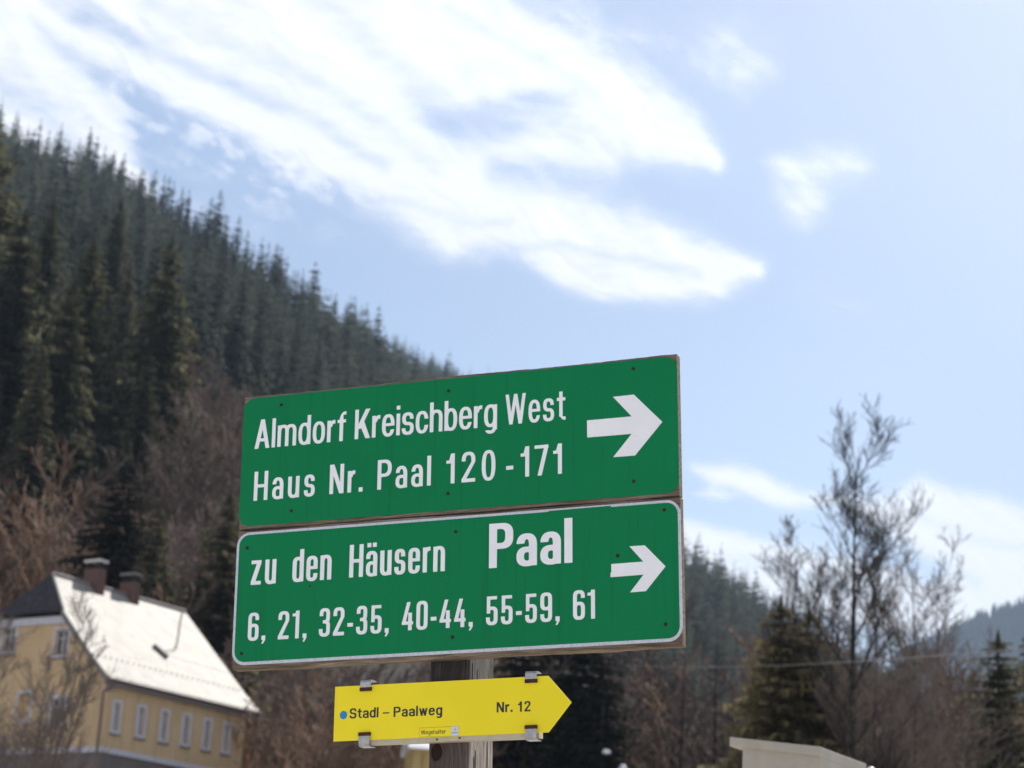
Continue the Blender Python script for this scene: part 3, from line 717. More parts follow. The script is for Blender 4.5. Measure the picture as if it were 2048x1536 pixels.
# bare trees -------------------------------------------------------
def bare_tree(rn, H, spread, levels, r0, stems=1, upward=.75, nchild=(5, 7), twig_r=.008, trunk_frac=.55, first=.25, lean=.0, curve=.18, extra=6):
    """returns (trunk segments, twig segments): arrays of p0, p1, r0, r1"""
    seg = {0: [], 1: []}
    def grow(p, d, L, rad, lvl):
        n = 7 if lvl == 0 else (4 if lvl < 3 else 2)
        pts = [p]; dd = d.copy()
        for i in range(n):
            cv = curve * (.12 if lvl == 0 else 1.0)
            dd = dd + Vector((rn.gauss(0, cv), rn.gauss(0, cv), rn.gauss(0, cv * .6) + (.10 if lvl else .05) * upward))
            dd.normalize(); q = pts[-1] + dd * (L / n)
            tp = .93 if lvl == 0 else .75; ra = rad * (1 - tp * i / n); rb = rad * (1 - tp * (i + 1) / n)
            seg[0 if lvl == 0 else 1].append((pts[-1], q, max(ra, twig_r), max(rb, twig_r * .8))); pts.append(q)
        if lvl >= levels: return
        nc = rn.randint(*nchild) + (extra if lvl == 0 else 0)
        for k in range(nc):
            t = first + (1 - first) * (k + rn.random()) / nc if lvl == 0 else .15 + .85 * (k + rn.random()) / nc
            t = min(t, .999); i = int(t * n); f = t * n - i
            q = pts[i].lerp(pts[i + 1], f); ddir = (pts[i + 1] - pts[i]).normalized()
            side = Vector((rn.gauss(0, 1), rn.gauss(0, 1), rn.gauss(0, .4))); side -= ddir * side.dot(ddir); side.normalize()
            ang = rn.uniform(.45, 1.0) if lvl else rn.uniform(.6, 1.05)
            nd_ = (ddir * cos(ang) + side * sin(ang)); nd_.z += .25 * upward; nd_.normalize()
            LL = L * (rn.uniform(.38, .62) if lvl else spread * rn.uniform(.55, 1.0) * (1.15 - .8 * t))
            grow(q, nd_, LL, rad * (1 - .7 * t) * (.55 if lvl else .42), lvl + 1)
    for s_ in range(stems):
        a = 6.28 * s_ / stems + rn.uniform(-.4, .4); k = 0 if stems == 1 else rn.uniform(.12, .42)
        d = Vector((cos(a) * k + lean, sin(a) * k, 1)).normalized()
        grow(Vector((cos(a) * .1 * (stems > 1), sin(a) * .1 * (stems > 1), -.3)), d, H * (rn.uniform(.75, 1) if stems > 1 else 1), r0, 0)
    return seg
def plumb(seg):
    top = max((s_[1] for s_ in seg[0]), key=lambda v: v.z); kx, ky = top.x / top.z, top.y / top.z
    def sh_(v): z = max(v.z, 0); return Vector((v.x - kx * z, v.y - ky * z, v.z))
    return {k: [(sh_(a), sh_(b_), r1, r2) for a, b_, r1, r2 in v] for k, v in seg.items()}
def seg_mesh(name, segs, mat, sides=3):
    n = len(segs); P0 = np.array([s[0][:] for s in segs]); P1 = np.array([s[1][:] for s in segs]); Ra = np.array([s[2] for s in segs]); Rb = np.array([s[3] for s in segs])
    d = P1 - P0; d /= np.linalg.norm(d, axis=1)[:, None] + 1e-9
    ref = np.where(np.abs(d[:, 2:3]) > .9, np.array([[1.0, .1, 0]]), np.array([[.1, .2, 1.0]]))
    a = np.cross(d, ref); a /= np.linalg.norm(a, axis=1)[:, None]; b_ = np.cross(d, a)
    V = []
    for k in range(sides):
        t = 2 * pi * k / sides; V.append(P0 + (a * cos(t) + b_ * sin(t)) * Ra[:, None])
    for k in range(sides):
        t = 2 * pi * k / sides; V.append(P1 + (a * cos(t) + b_ * sin(t)) * Rb[:, None])
    V = np.stack(V, 1).reshape(-1, 3); F = []
    o = np.arange(n)[:, None] * 2 * sides
    for k in range(sides):
        k2 = (k + 1) % sides; F.append(o + np.array([[k, k2, sides + k2]])); F.append(o + np.array([[k, sides + k2, sides + k]]))
    return mesh_from(name, V, np.vstack(F), None, [mat])
def bare_thing(base, seg, mt, mb, label, group=None, scale=1.0, rot=0.0, name='bare_tree'):
    t = empty(name, base); t.scale = (scale,) * 3; t.rotation_euler = (0, 0, rot)
    k = lk(bpy.data.objects.new('trunk', seg_mesh('trunk', seg[0], MAT[mt], 6))); k.parent = t
    c = lk(bpy.data.objects.new('branches', seg_mesh('branches', seg[1], MAT[mb], 3))); c.parent = t
    tag(t, label, 'bare tree', group); return t
# the big one on the right
base, h = col_pos(1712, 925, 60)
seg = bare_tree(random.Random(42), h, .29, 4, .20, 1, .9, (5, 7), .0085, first=.22, curve=.08, extra=17); seg = plumb(seg)
bare_thing(base, seg, 'twig_dark', 'twig_dark', 'tall bare tree with dark straight trunk, highest on the right')
print('hero h', h, len(seg[1]))
HB = [(1835, 1050, 66, .36, 'slimmer bare tree close behind the tall one, to its right'), (1880, 1110, 70, .34, 'spreading bare tree right of the tall one, over the far hill'),
      (1640, 1085, 74, .34, 'bare tree leaning into the tall one from the left'),
      (1600, 1005, 78, .26, 'thin upright bare tree left of the tall one'), (1745, 1190, 64, .5, 'bushy low bare tree at the foot of the tall one'), (1690, 1230, 62, .5, 'low twiggy bare tree left of the tall trunk')]
for i, (px, py, d, sp, lab) in enumerate(HB):
    base, h = col_pos(px, py, d)
    seg = bare_tree(random.Random(60 + i), h * .95, sp * .9, 4, .12, 1 if i < 5 else 3, .9, (4, 6), .008, first=.28, curve=.09, extra=10)
    bare_thing(base, seg, 'twig_dark', 'twig_mid', lab)
# the one before the house
base, h = col_pos(85, 1190, 68)
seg = bare_tree(random.Random(9), h, .30, 3, .11, 7, .7, (5, 7), .011, first=.30, curve=.06, extra=9)
bare_thing(base, seg, 'twig_mid', 'twig_mid', 'many-stemmed bare tree in front of the yellow house')
# thickets: shared variants
TV = []
for i in range(6):
    sg = bare_tree(random.Random(800 + i), 10.0, .42, 3, .10, 1 if i % 2 else 3, .8, (4, 6), .020, first=.15, curve=.10)
    TV.append({m: (seg_mesh('trunk', sg[0], MAT[m], 4), seg_mesh('branches', sg[1], MAT[m], 3)) for m in ('twig', 'twig_warm', 'twig_mid')})
GROUPS = [
 # px range, tip py at left..right, distance range, n, height, material weights, label, group
 ((-40, 420), (840, 1000), (135, 190), 34, 'twig', 'grey brown bare tree in the thicket above the yellow house', 'bare trees above the yellow house'),
 ((-60, 330), (990, 1080), (108, 130), 26, 'twig_warm', 'reddish brown bare shrub right behind the white roof', 'reddish bare shrubs behind the roof'),
 ((380, 520), (670, 860), (215, 290), 16, 'twig', 'pale bare tree on the slope left of the green signs', 'pale bare trees left of the signs'),
 ((370, 540), (690, 900), (150, 212), 26, 'twig', 'greyish bare tree lower on the slope, beside the upper green sign', 'greyish bare trees beside the upper sign'),
 ((300, 620), (960, 1200), (125, 165), 22, 'twig', 'brown bare tree between the white roof and the signs', 'bare trees right of the roof'),
 ((530, 900), (1290, 1330), (95, 140), 26, 'twig', 'brown bare tree seen under the lower green sign, left of the post', 'bare trees left of the post'),
 ((580, 880), (1370, 1420), (80, 95), 14, 'twig_warm', 'reddish low bare shrub beside the yellow arrow sign', 'reddish shrubs left of the post'),
 ((985, 1300), (1290, 1350), (95, 125), 18, 'twig_mid', 'dim bare tree right of the post under the green sign', 'dim bare trees right of the post'),
 ((1230, 1560), (1180, 1330), (110, 170), 34, 'twig', 'pinkish brown bare tree between the signs and the olive conifers', 'bare trees right of the signs'),
 ((1480, 1760), (1290, 1360), (95, 130), 18, 'twig_mid', 'bare tree behind the olive conifers', 'bare trees behind the olive conifers'),
 ((1740, 1900), (1300, 1440), (90, 125), 14, 'twig', 'pale brown bare tree right of the tall trunk', 'bare trees right of the tall trunk'),
 ((1900, 2100), (1360, 1400), (85, 118), 18, 'twig_warm', 'rusty brown shrub around the pointed spruce at far right', 'shrubs around the pointed spruce'),
]
rt = random.Random(3)
for (xa, xb), (ya, yb), (da_, db), n, mt, lab, grp in GROUPS:
    for k in range(n):
        u = (k + rt.random()) / n; px = xa + (xb - xa) * u; d = rt.uniform(da_, db)
        py = ya + (yb - ya) * u + rt.uniform(-25, 90)
        base, h = col_pos(px, py, d)
        if h < 2.0: continue
        h = min(h, 17.0) if d < 200 else min(h, 14)
        m = mt if rt.random() < .72 else rt.choice(['twig', 'twig_warm', 'twig_mid'])
        tr, br = TV[rt.randrange(6)][m]
        t = empty('bare_tree', base); s = h / 9.5; t.scale = (s * 1.15, s * 1.15, s); t.rotation_euler = (0, 0, rt.uniform(0, 6.28))
        for nm, me in (('trunk', tr), ('branches', br)):
            o = lk(bpy.data.objects.new(nm, me)); o.parent = t
        tag(t, lab, 'bare tree', grp)
# the ground cover of twigs between them
# distinct dark stems
for i, (px, py, d, lab) in enumerate([(1372, 1215, 92, 'slender dark-stemmed bare tree just right of the signs'), (1440, 1260, 98, 'second thin bare tree to the right of the signs, before the conifers'), (1120, 1330, 96, 'thin pale-stemmed bare tree under the yellow arrow')]):
    base, h = col_pos(px, py, d)
    seg = bare_tree(random.Random(160 + i), h, .28, 3, .16, 1, .8, (4, 6), .012, first=.3, curve=.05)
    bare_thing(base, seg, 'twig_dark', 'twig_mid', lab)

# ------------------------------------------------------------------ the yellow house
HYAW = 0.5873
HC = Vector((-15.57685136, 83.56052718, 0))
hx = Vector((sin(HYAW), cos(HYAW), 0)); hy = Vector((-cos(HYAW), sin(HYAW), 0))
HM = Matrix(((hx.x, hy.x, 0, HC.x), (hx.y, hy.y, 0, HC.y), (0, 0, 1, 0), (0, 0, 0, 1)))
gz = float(terrain_z(HC.x, HC.y))
house = empty('yellow_house', M=HM @ Matrix.Translation((0, 0, gz)))
def HP(v): return (v[0], v[1], v[2] - gz)
L_, W_, ZE, ZR, HL, ZH = 9.634, 9.953, 14.176, 18.910, 1.026, 17.034
X0, X1 = 0.35, 9.05; Y0, Y1 = .32, W_ - .32       # wall faces; the roof reaches further
def flat_holes(mb, plane, val, outer, holes, inward, mi=0, reveal=.22):
    loops = [outer] + holes; flat = [p for l in loops for p in l]
    vv = [[Vector((a, b, 0)) for a, b in l] for l in loops]; tris = tessellate_polygon(vv)
    def P(a, b, dd=0.0): return HP((val + dd, a, b)) if plane == 'x' else HP((a, val + dd, b))
    mb.add([P(a, b) for a, b in flat], [tuple(t) for t in tris], mi)
    for h_ in holes:
        n = len(h_); vs = [P(a, b) for a, b in h_] + [P(a, b, inward * reveal) for a, b in h_]
        mb.add(vs, [(i, (i + 1) % n, n + (i + 1) % n, n + i) for i in range(n)], mi)
def rect(a0, b0, a1, b1): return [(a0, b0), (a1, b0), (a1, b1), (a0, b1)]
zb = gz - .3; BZ = 11.28
wy = (ZR - ZE) / (W_ / 2)
def roofz(y): return ZE + wy * min(y, W_ - y)
zw = roofz(Y0) - .14
GW = [(2.62, 12.42, 3.38, 13.42, 'pair'), (2.90, 15.22, 3.62, 16.28, 'dark'), (6.0, 15.5, 6.75, 16.55, 'dark')]
GBLIND = [(4.62, 12.62, 5.32, 13.68)]
SW = [(.84, 12.10, 1.16, 13.22), (2.30, 12.12, 2.64, 13.26), (3.72, 12.14, 4.06, 13.29), (5.08, 12.16, 5.42, 13.32), (6.44, 12.18, 6.76, 13.33), (7.72, 12.20, 8.04, 13.34)]
w = MB()
zt = ZH - .06; yl = W_ / 2 * (ZH - ZE) / (ZR - ZE)
flat_holes(w, 'x', X0, [(Y0, BZ), (Y1, BZ), (Y1, zw), (W_ - yl, zt - .12), (yl, zt - .12), (Y0, zw)], [rect(*g[:4]) for g in GW] + [rect(*g) for g in GBLIND], 1)
flat_holes(w, 'y', Y0, rect(X0, BZ, X1, zw), [rect(*g) for g in SW], 1)
w.add([HP((X1, Y0, BZ)), HP((X1, Y1, BZ)), HP((X1, Y1, zw)), HP((X1, W_ / 2, ZR - .2)), HP((X1, Y0, zw))], [(0, 1, 2, 3, 4)])
w.add([HP((X0, Y1, BZ)), HP((X1, Y1, BZ)), HP((X1, Y1, zw)), HP((X0, Y1, zw))], [(0, 1, 2, 3)])
w.build('wall', MAT['wall'], house)
bw = MB(); bw.box(X0 + .03, Y0 + .03, zb - gz, X1 - .03, Y1 - .03, BZ - gz - .0); bw.build('base_wall', MAT['base_wall'], house)
bb = MB(); 
bb.box(X0 - .05, Y0 - .05, BZ - gz - .12, X1 + .05, Y0 + .0, BZ - gz + .10); bb.box(X0 - .05, Y0 + .0, BZ - gz - .12, X0 - .001, Y1, BZ - gz + .10)
bb.build('string_course', MAT['plaster'], house)
cn = MB(); cn.box(X0 - .10, yl + .05, zt - gz - .42, X0 - .002, W_ - yl - .05, zt - gz - .10); cn.build('cornice', MAT['plaster'], house)
# roof: two slopes with a half hip over the visible gable, sheets of real thickness
TH = .16
def slab(mb, pts, th=TH, mi=0):
    a = Vector(pts[0]); n = (Vector(pts[1]) - a).cross(Vector(pts[2]) - a).normalized()
    if n.z < 0: n = -n
    top_ = [Vector(p) for p in pts]; bot = [p - n * th for p in top_]; k = len(pts)
    mb.add(top_ + bot, [tuple(range(k)), tuple(range(2 * k - 1, k - 1, -1))] + [(i, k + i, k + (i + 1) % k, (i + 1) % k) for i in range(k)], mi)
t_h = (ZH - ZE) / (ZR - ZE); mid = W_ / 2
A0 = HP((-.05, 0, ZE)); A1 = HP((L_, 0, ZE)); RL = HP((HL, mid, ZR)); RR = HP((L_ - .05, mid, ZR)); H1 = HP((-.02, mid * t_h, ZH)); H0 = HP((-.02, W_ - mid * t_h, ZH))
# sprocketed foot of the roof, slightly flatter over the eaves
K0 = HP((-.03, .9, ZE + wy * .9 - .10)); K1 = HP((L_, .9, ZE + wy * .9 - .10))
rf = MB(); slab(rf, [K0, K1, RR, RL, H1]); slab(rf, [A0, A1, K1, K0]); roof = rf.build('roof', MAT['roof'], house)
rb = MB(); slab(rb, [HP((-.03, W_, ZE)), HP((L_, W_, ZE)), RR, RL, H0]); rb.build('roof', MAT['roof'], house)
rh_ = MB(); slab(rh_, [H1, RL, H0], .12); rh_.build('half_hip', MAT['hipw'], house)
rg = MB(); rg.tube([Vector(RL) + Vector((0, 0, .03)), Vector(RR) + Vector((0, 0, .03))], .09, 6); rg.tube([Vector(RL) + Vector((0, 0, .03)), Vector(H1) + Vector((0, 0, .03))], .06, 6); rg.build('ridge_cap', MAT['fascia'], house)
fa = MB(); fa.box(-.02, .06, ZE - gz - .34, L_ - .04, .20, ZE - gz - .10); fa.build('eaves_board', MAT['fascia'], house)
sf = MB(); sf.box(.0, .21, ZE - gz - .32, L_ - .1, Y0 - .005, ZE - gz - .22); sf.build('soffit', MAT['plaster'], house)
gt = MB(); gt.tube([HP((-.05, -.02, ZE - .10)), HP((L_, -.02, ZE - .10))], .07, 8); gt.build('gutter', MAT['gutter'], house)
vb = MB(); vb.tube([Vector(HP((.02, .02, ZE - .18))), Vector(HP((.02, .9, ZE + wy * .9 - .30))), Vector(HP((.02, mid * t_h, ZH - .2)))], .09, 4); vb.build('verge_board', MAT['fascia'], house)
dp = MB(); dp.tube([HP((.42, 0.0, ZE - .16)), HP((.36, .06, ZE - .38)), HP((.02, .20, ZE - .62)), HP((.0, .20, ZE - .85)), HP((.0, .20, gz + .2))], .06, 8); dp.build('downpipe', MAT['gutter'], house)
# windows
def window(plane, val, a0, b0, a1, b1, kind):
    inward = 1
    def BX(m, a, b, c, d, n0, n1):
        if plane == 'x': m.box(val + n0, a, b - gz, val + n1, c, d - gz)
        else: m.box(a, val + n0, b - gz, c, val + n1, d - gz)
    s = MB(); t_ = .12
    BX(s, a0 - t_, b0 - t_, a0, b1 + t_, -.03, -.002); BX(s, a1, b0 - t_, a1 + t_, b1 + t_, -.03, -.002)
    BX(s, a0, b1, a1, b1 + t_, -.03, -.002); BX(s, a0, b0 - t_, a1, b0, -.03, -.002)
    so = s.build('window_surround', MAT['plaster'], house)
    if kind == 'blind':
        return
    sl = MB(); BX(sl, a0 - .15, b0 - t_ - .05, a1 + .15, b0 - t_, -.09, -.002); sl.build('window_sill', MAT['fascia'], house)
    f = MB(); q = .045; m_ = (a0 + a1) / 2
    BX(f, a0, b0, a0 + q, b1, .10, .15); BX(f, a1 - q, b0, a1, b1, .10, .15); BX(f, a0 + q, b0, a1 - q, b0 + q, .10, .15); BX(f, a0 + q, b1 - q, a1 - q, b1, .10, .15)
    BX(f, m_ - q * .6, b0 + q, m_ + q * .6, b1 - q, .10, .15)
    zz = b0 + (b1 - b0) * .68; BX(f, a0 + q, zz - .02, m_ - q * .6, zz + .02, .10, .15); BX(f, m_ + q * .6, zz - .02, a1 - q, zz + .02, .10, .15)
    fo_ = f.build('window', MAT['plaster'], house)
    for (c0, c1) in ((a0 + q, m_ - q * .6), (m_ + q * .6, a1 - q)):
        g = MB(); BX(g, c0, b0 + q, c1, b1 - q, .125, .135); g.build('pane', MAT['glass'] if kind != 'curtain' else MAT['glass_pale'], fo_)
    if kind == 'curtain':
        g = MB(); BX(g, a0 + .02, b0 + .02, a1 - .02, b1 - .02, .18, .20); 
        g.build('curtain', MAT['curtain'], fo_)
for g in GW: window('x', X0, *g[:4], g[4])
for g in GBLIND:
    window('x', X0, *g, 'blind')
    n_ = MB(); n_.add([HP((X0 + .21, g[0], g[1])), HP((X0 + .21, g[2], g[1])), HP((X0 + .21, g[2], g[3])), HP((X0 + .21, g[0], g[3]))], [(0, 1, 2, 3)]); n_.build('blind_niche', MAT['wall'], house)
for g in SW: window('y', Y0, *g, 'curtain')
# inner dark room so that the panes do not look through
dk = MB(); dk.box(X0 + .6, Y0 + .6, BZ - gz + .1, X1 - .3, Y1 - .3, zw - gz - .3); dk.build('inner_wall', MAT['soot'], house)
def chimney(x0, x1, y0, y1, zb_, z1, cap):
    c = MB(); c.box(x0, y0, zb_ - gz, x1, y1, z1 - gz); co = c.build('chimney', MAT['brick'], house)
    s = MB(); s.box(x0 + .0, y0 + .0, z1 - gz + .002, x1, y1, z1 - gz + .06); s.build('chimney_collar', MAT['soot'], co)
    pz = MB(); 
    for (a, b_) in ((x0 + .05, y0 + .05), (x1 - .17, y0 + .05), (x0 + .05, y1 - .17), (x1 - .17, y1 - .17), ((x0 + x1) / 2 - .06, y0 + .05)): pz.box(a, b_, z1 - gz + .06, a + .12, b_ + .12, z1 - gz + .30)
    pz.build('cap_post', MAT['soot'], co)
    k = MB(); k.box(x0 - .04, y0 - .04, z1 - gz + .30, x1 + .04, y1 + .04, z1 - gz + .42); k.build('chimney_cap', cap, co)
chimney(3.32, 3.79, mid - .44, mid + .44, 18.1, 19.62, MAT['pale_metal'])
chimney(5.58, 6.04, mid - .42, mid + .42, 18.1, 19.5, MAT['fascia'])
def on_roof(x, y, up=0.0):
    n = Vector((0, -(ZR - ZE), mid)).normalized(); return Vector(HP((x, y, ZE + wy * y))) + n * up
sk = MB(); ps = [on_roof(4.78, 2.24, .03), on_roof(5.22, 1.74, .03), on_roof(5.40, 1.86, .03), on_roof(4.98, 2.36, .03)]
slab(sk, [p + Vector((0, 0, .06)) for p in ps], .08); sk.build('roof_hatch', MAT['soot'], house)
lr = MB(); lr.tube([on_roof(9.3, 4.9, .06), on_roof(8.8, 4.5, .05), on_roof(7.0, 2.9, .05), on_roof(6.35, 2.4, .05)], .025, 5); lr.tube([on_roof(6.35, 2.4, .05), on_roof(5.4, 2.15, .05)], .018, 5); lr.build('lightning_rod', MAT['gutter'], house)
sg_ = MB()
for k in range(26): 
    p = on_roof(.6 + k * .34, .95, .0); sg_.box(p.x, p.y - .01, p.z - .02, p.x + .07, p.y + .01, p.z + .05)
sgo = sg_.build('snow_guard', MAT['fascia'], house); sgo['kind'] = 'stuff'
tag(house, 'yellow rendered house with pale bright roof, half hip gable and two brick chimneys', 'house')

# small shed behind the post, and two patches of old snow
def march(px, py, above=0.0, d0=60.0):
    d = d0
    while d < 900:
        p = at(px, py, d)
        if p[2] - float(terrain_z(p[0], p[1])) <= above: return p, d
        d += .5
    return p, d
sp, sd_ = at(850, 1499, 76), 76.0; sz = float(terrain_z(sp[0], sp[1]))
shed = empty('shed', (sp[0] + .85, sp[1] + 1.2, sz)); shed.rotation_euler = (0, 0, radians(8)); shed.scale = (.86, .86, 1)
tz = sp[2] - sz
m = MB(); m.box(-1.75, -1.2, -.3, .85, 1.4, tz); m.build('wall', MAT['ochre2'], shed)
m = MB(); slab(m, [(-1.9, -1.6, tz + .03), (1.0, -1.6, tz + .03), (1.0, .1, tz + 1.0), (-1.9, .1, tz + 1.0)], .08); slab(m, [(-1.9, 1.8, tz + .03), (1.0, 1.8, tz + .03), (1.0, .1, tz + 1.0), (-1.9, .1, tz + 1.0)], .08); m.build('roof', MAT['snow'], shed)
m = MB()
for k in range(6): m.box(-1.7 + k * .44, -1.23, -.2, -1.68 + k * .44, -1.201, tz - .1)
m.build('batten', MAT['twig_mid'], shed)
tag(shed, 'narrow ochre hut with white snowy roof, half hidden behind the wooden post', 'hut')
def rock_blob(rn, rx, ry, rzz):
    m = MB(); n, k = 8, 5; vs = [(0, 0, rzz)]
    for i in range(1, k):
        for j in range(n):
            a = 2 * pi * j / n; ph = pi * .5 * i / (k - 1); q = rn.uniform(.85, 1.15); vs.append((cos(a) * sin(ph) * rx * q, sin(a) * sin(ph) * ry * q, cos(ph) * rzz))
    fs = [(0, 1 + j, 1 + (j + 1) % n) for j in range(n)]
    for i in range(k - 2):
        for j in range(n): fs.append((1 + i * n + j, 1 + (i + 1) * n + j, 1 + (i + 1) * n + (j + 1) % n, 1 + i * n + (j + 1) % n))
    m.add(vs, fs); return m
for i, (px, py, d_, sx, sz_, lab) in enumerate([(1213, 1500, 88.5, .18, .15, 'small round clump of old snow on the dark spruce right of the yellow sign'), (1246, 1534, 88.5, .19, .26, 'larger clump of snow on the spruce at the bottom edge, below the round one')]):
    p = at(px, py, d_); k = 1.0
    sb = rock_blob(random.Random(30 + i), sx * k, sx * k, sz_ * k * .8); so = sb.build('snow_clump', MAT['snow'], smooth=True); so.location = (p[0], p[1], p[2] - .1); so.rotation_euler = (radians(28), 0, 0); tag(so, lab, 'snow')

# overhead cable
def cable(pts, rad, lab):
    a, b_, sag = pts; n = 24; P = []
    for k in range(n + 1):
        t = k / n; P.append(Vector(a).lerp(Vector(b_), t) - Vector((0, 0, sag * 4 * t * (1 - t))))
    m = MB(); m.tube(P, rad, 6); o = m.build('overhead_cable', MAT['wire']); tag(o, lab, 'cable')
cable((at(1250, 1330, 76), at(2330, 1268, 34), .25), .008, 'pale overhead cable crossing in front of the bare trees at right')
cable((at(300, 1300, 60), at(1000, 1478, 52), .1), .004, 'faint overhead cable passing left of the yellow sign')

# ------------------------------------------------------------------ beige cabinet, lower right
cA, cB, cC = at(1459, 1474, 11.0), at(1641, 1493.5, 10.72), at(1733, 1528, 11.25)
cab = empty('flat_topped_cabinet', (cB[0], cB[1], 0))
eA = Vector(cA - cB); eC = Vector(cC - cB)
hA = Vector((eA.x, eA.y, 0)).normalized(); hCn = Vector((eC.x, eC.y, 0)).normalized()
lift = Vector((0, 0, cB[2]))
def lid_pt(s, t, dz=0.0): return lift + eA * s + eC * t + Vector((0, 0, dz))
ld = MB(); th = .048
P = [lid_pt(0, 0), lid_pt(1, 0), lid_pt(1, 1), lid_pt(0, 1)]
ld.add(P + [p - Vector((0, 0, th)) for p in P], [(0, 1, 2, 3), (7, 6, 5, 4), (0, 4, 5, 1), (1, 5, 6, 2), (2, 6, 7, 3), (3, 7, 4, 0)])
ldo = ld.build('lid', MAT['cabinet'], cab, bevel=.004)
def body_pt(s, t, z): 
    q = lid_pt(s, t); return Vector((q.x, q.y, (q.z - th) if z is None else z))
bd = MB(); S0, S1, T0, T1 = .012, .86, .03, .97
B = [body_pt(S0, T0, None), body_pt(S1, T0, None), body_pt(S1, T1, None), body_pt(S0, T1, None)]
C2 = [body_pt(S0, T0, 0), body_pt(S1, T0, 0), body_pt(S1, T1, 0), body_pt(S0, T1, 0)]
bd.add(B + C2, [(0, 4, 5, 1), (1, 5, 6, 2), (2, 6, 7, 3), (3, 7, 4, 0)]); bdo = bd.build('body', MAT['cabinet'], cab)
# set back side strip seen under the overhang
st = MB(); B = [body_pt(.86, .10, None), body_pt(.905, .10, None), body_pt(.905, .9, None), body_pt(.86, .9, None)]; C2 = [Vector((p.x, p.y, 0)) for p in B]
st.add(B + C2, [(0, 4, 5, 1), (1, 5, 6, 2), (2, 6, 7, 3), (3, 7, 4, 0)]); st.build('side_strip', MAT['cabinet'], cab)
tag(cab, 'tall beige cabinet with overhanging flat lid at the bottom right', 'cabinet')
kp = at(1742, 1543, 11.1)
kn = MB(); kn.tube([(0, 0, 0), (0, 0, kp[2] - .03)], .02, 8); 
pole = empty('white_capped_pole', (kp[0], kp[1], 0)); kn.build('pole', MAT['fascia'], pole)
kb = rock_blob(random.Random(5), .026, .026, .026); kb.v = [(x, y, z + kp[2]) for x, y, z in kb.v]; kb.build('cap', MAT['sticker_w'], pole, smooth=True)
tag(pole, 'white rounded pole cap just right of the beige cabinet', 'pole')

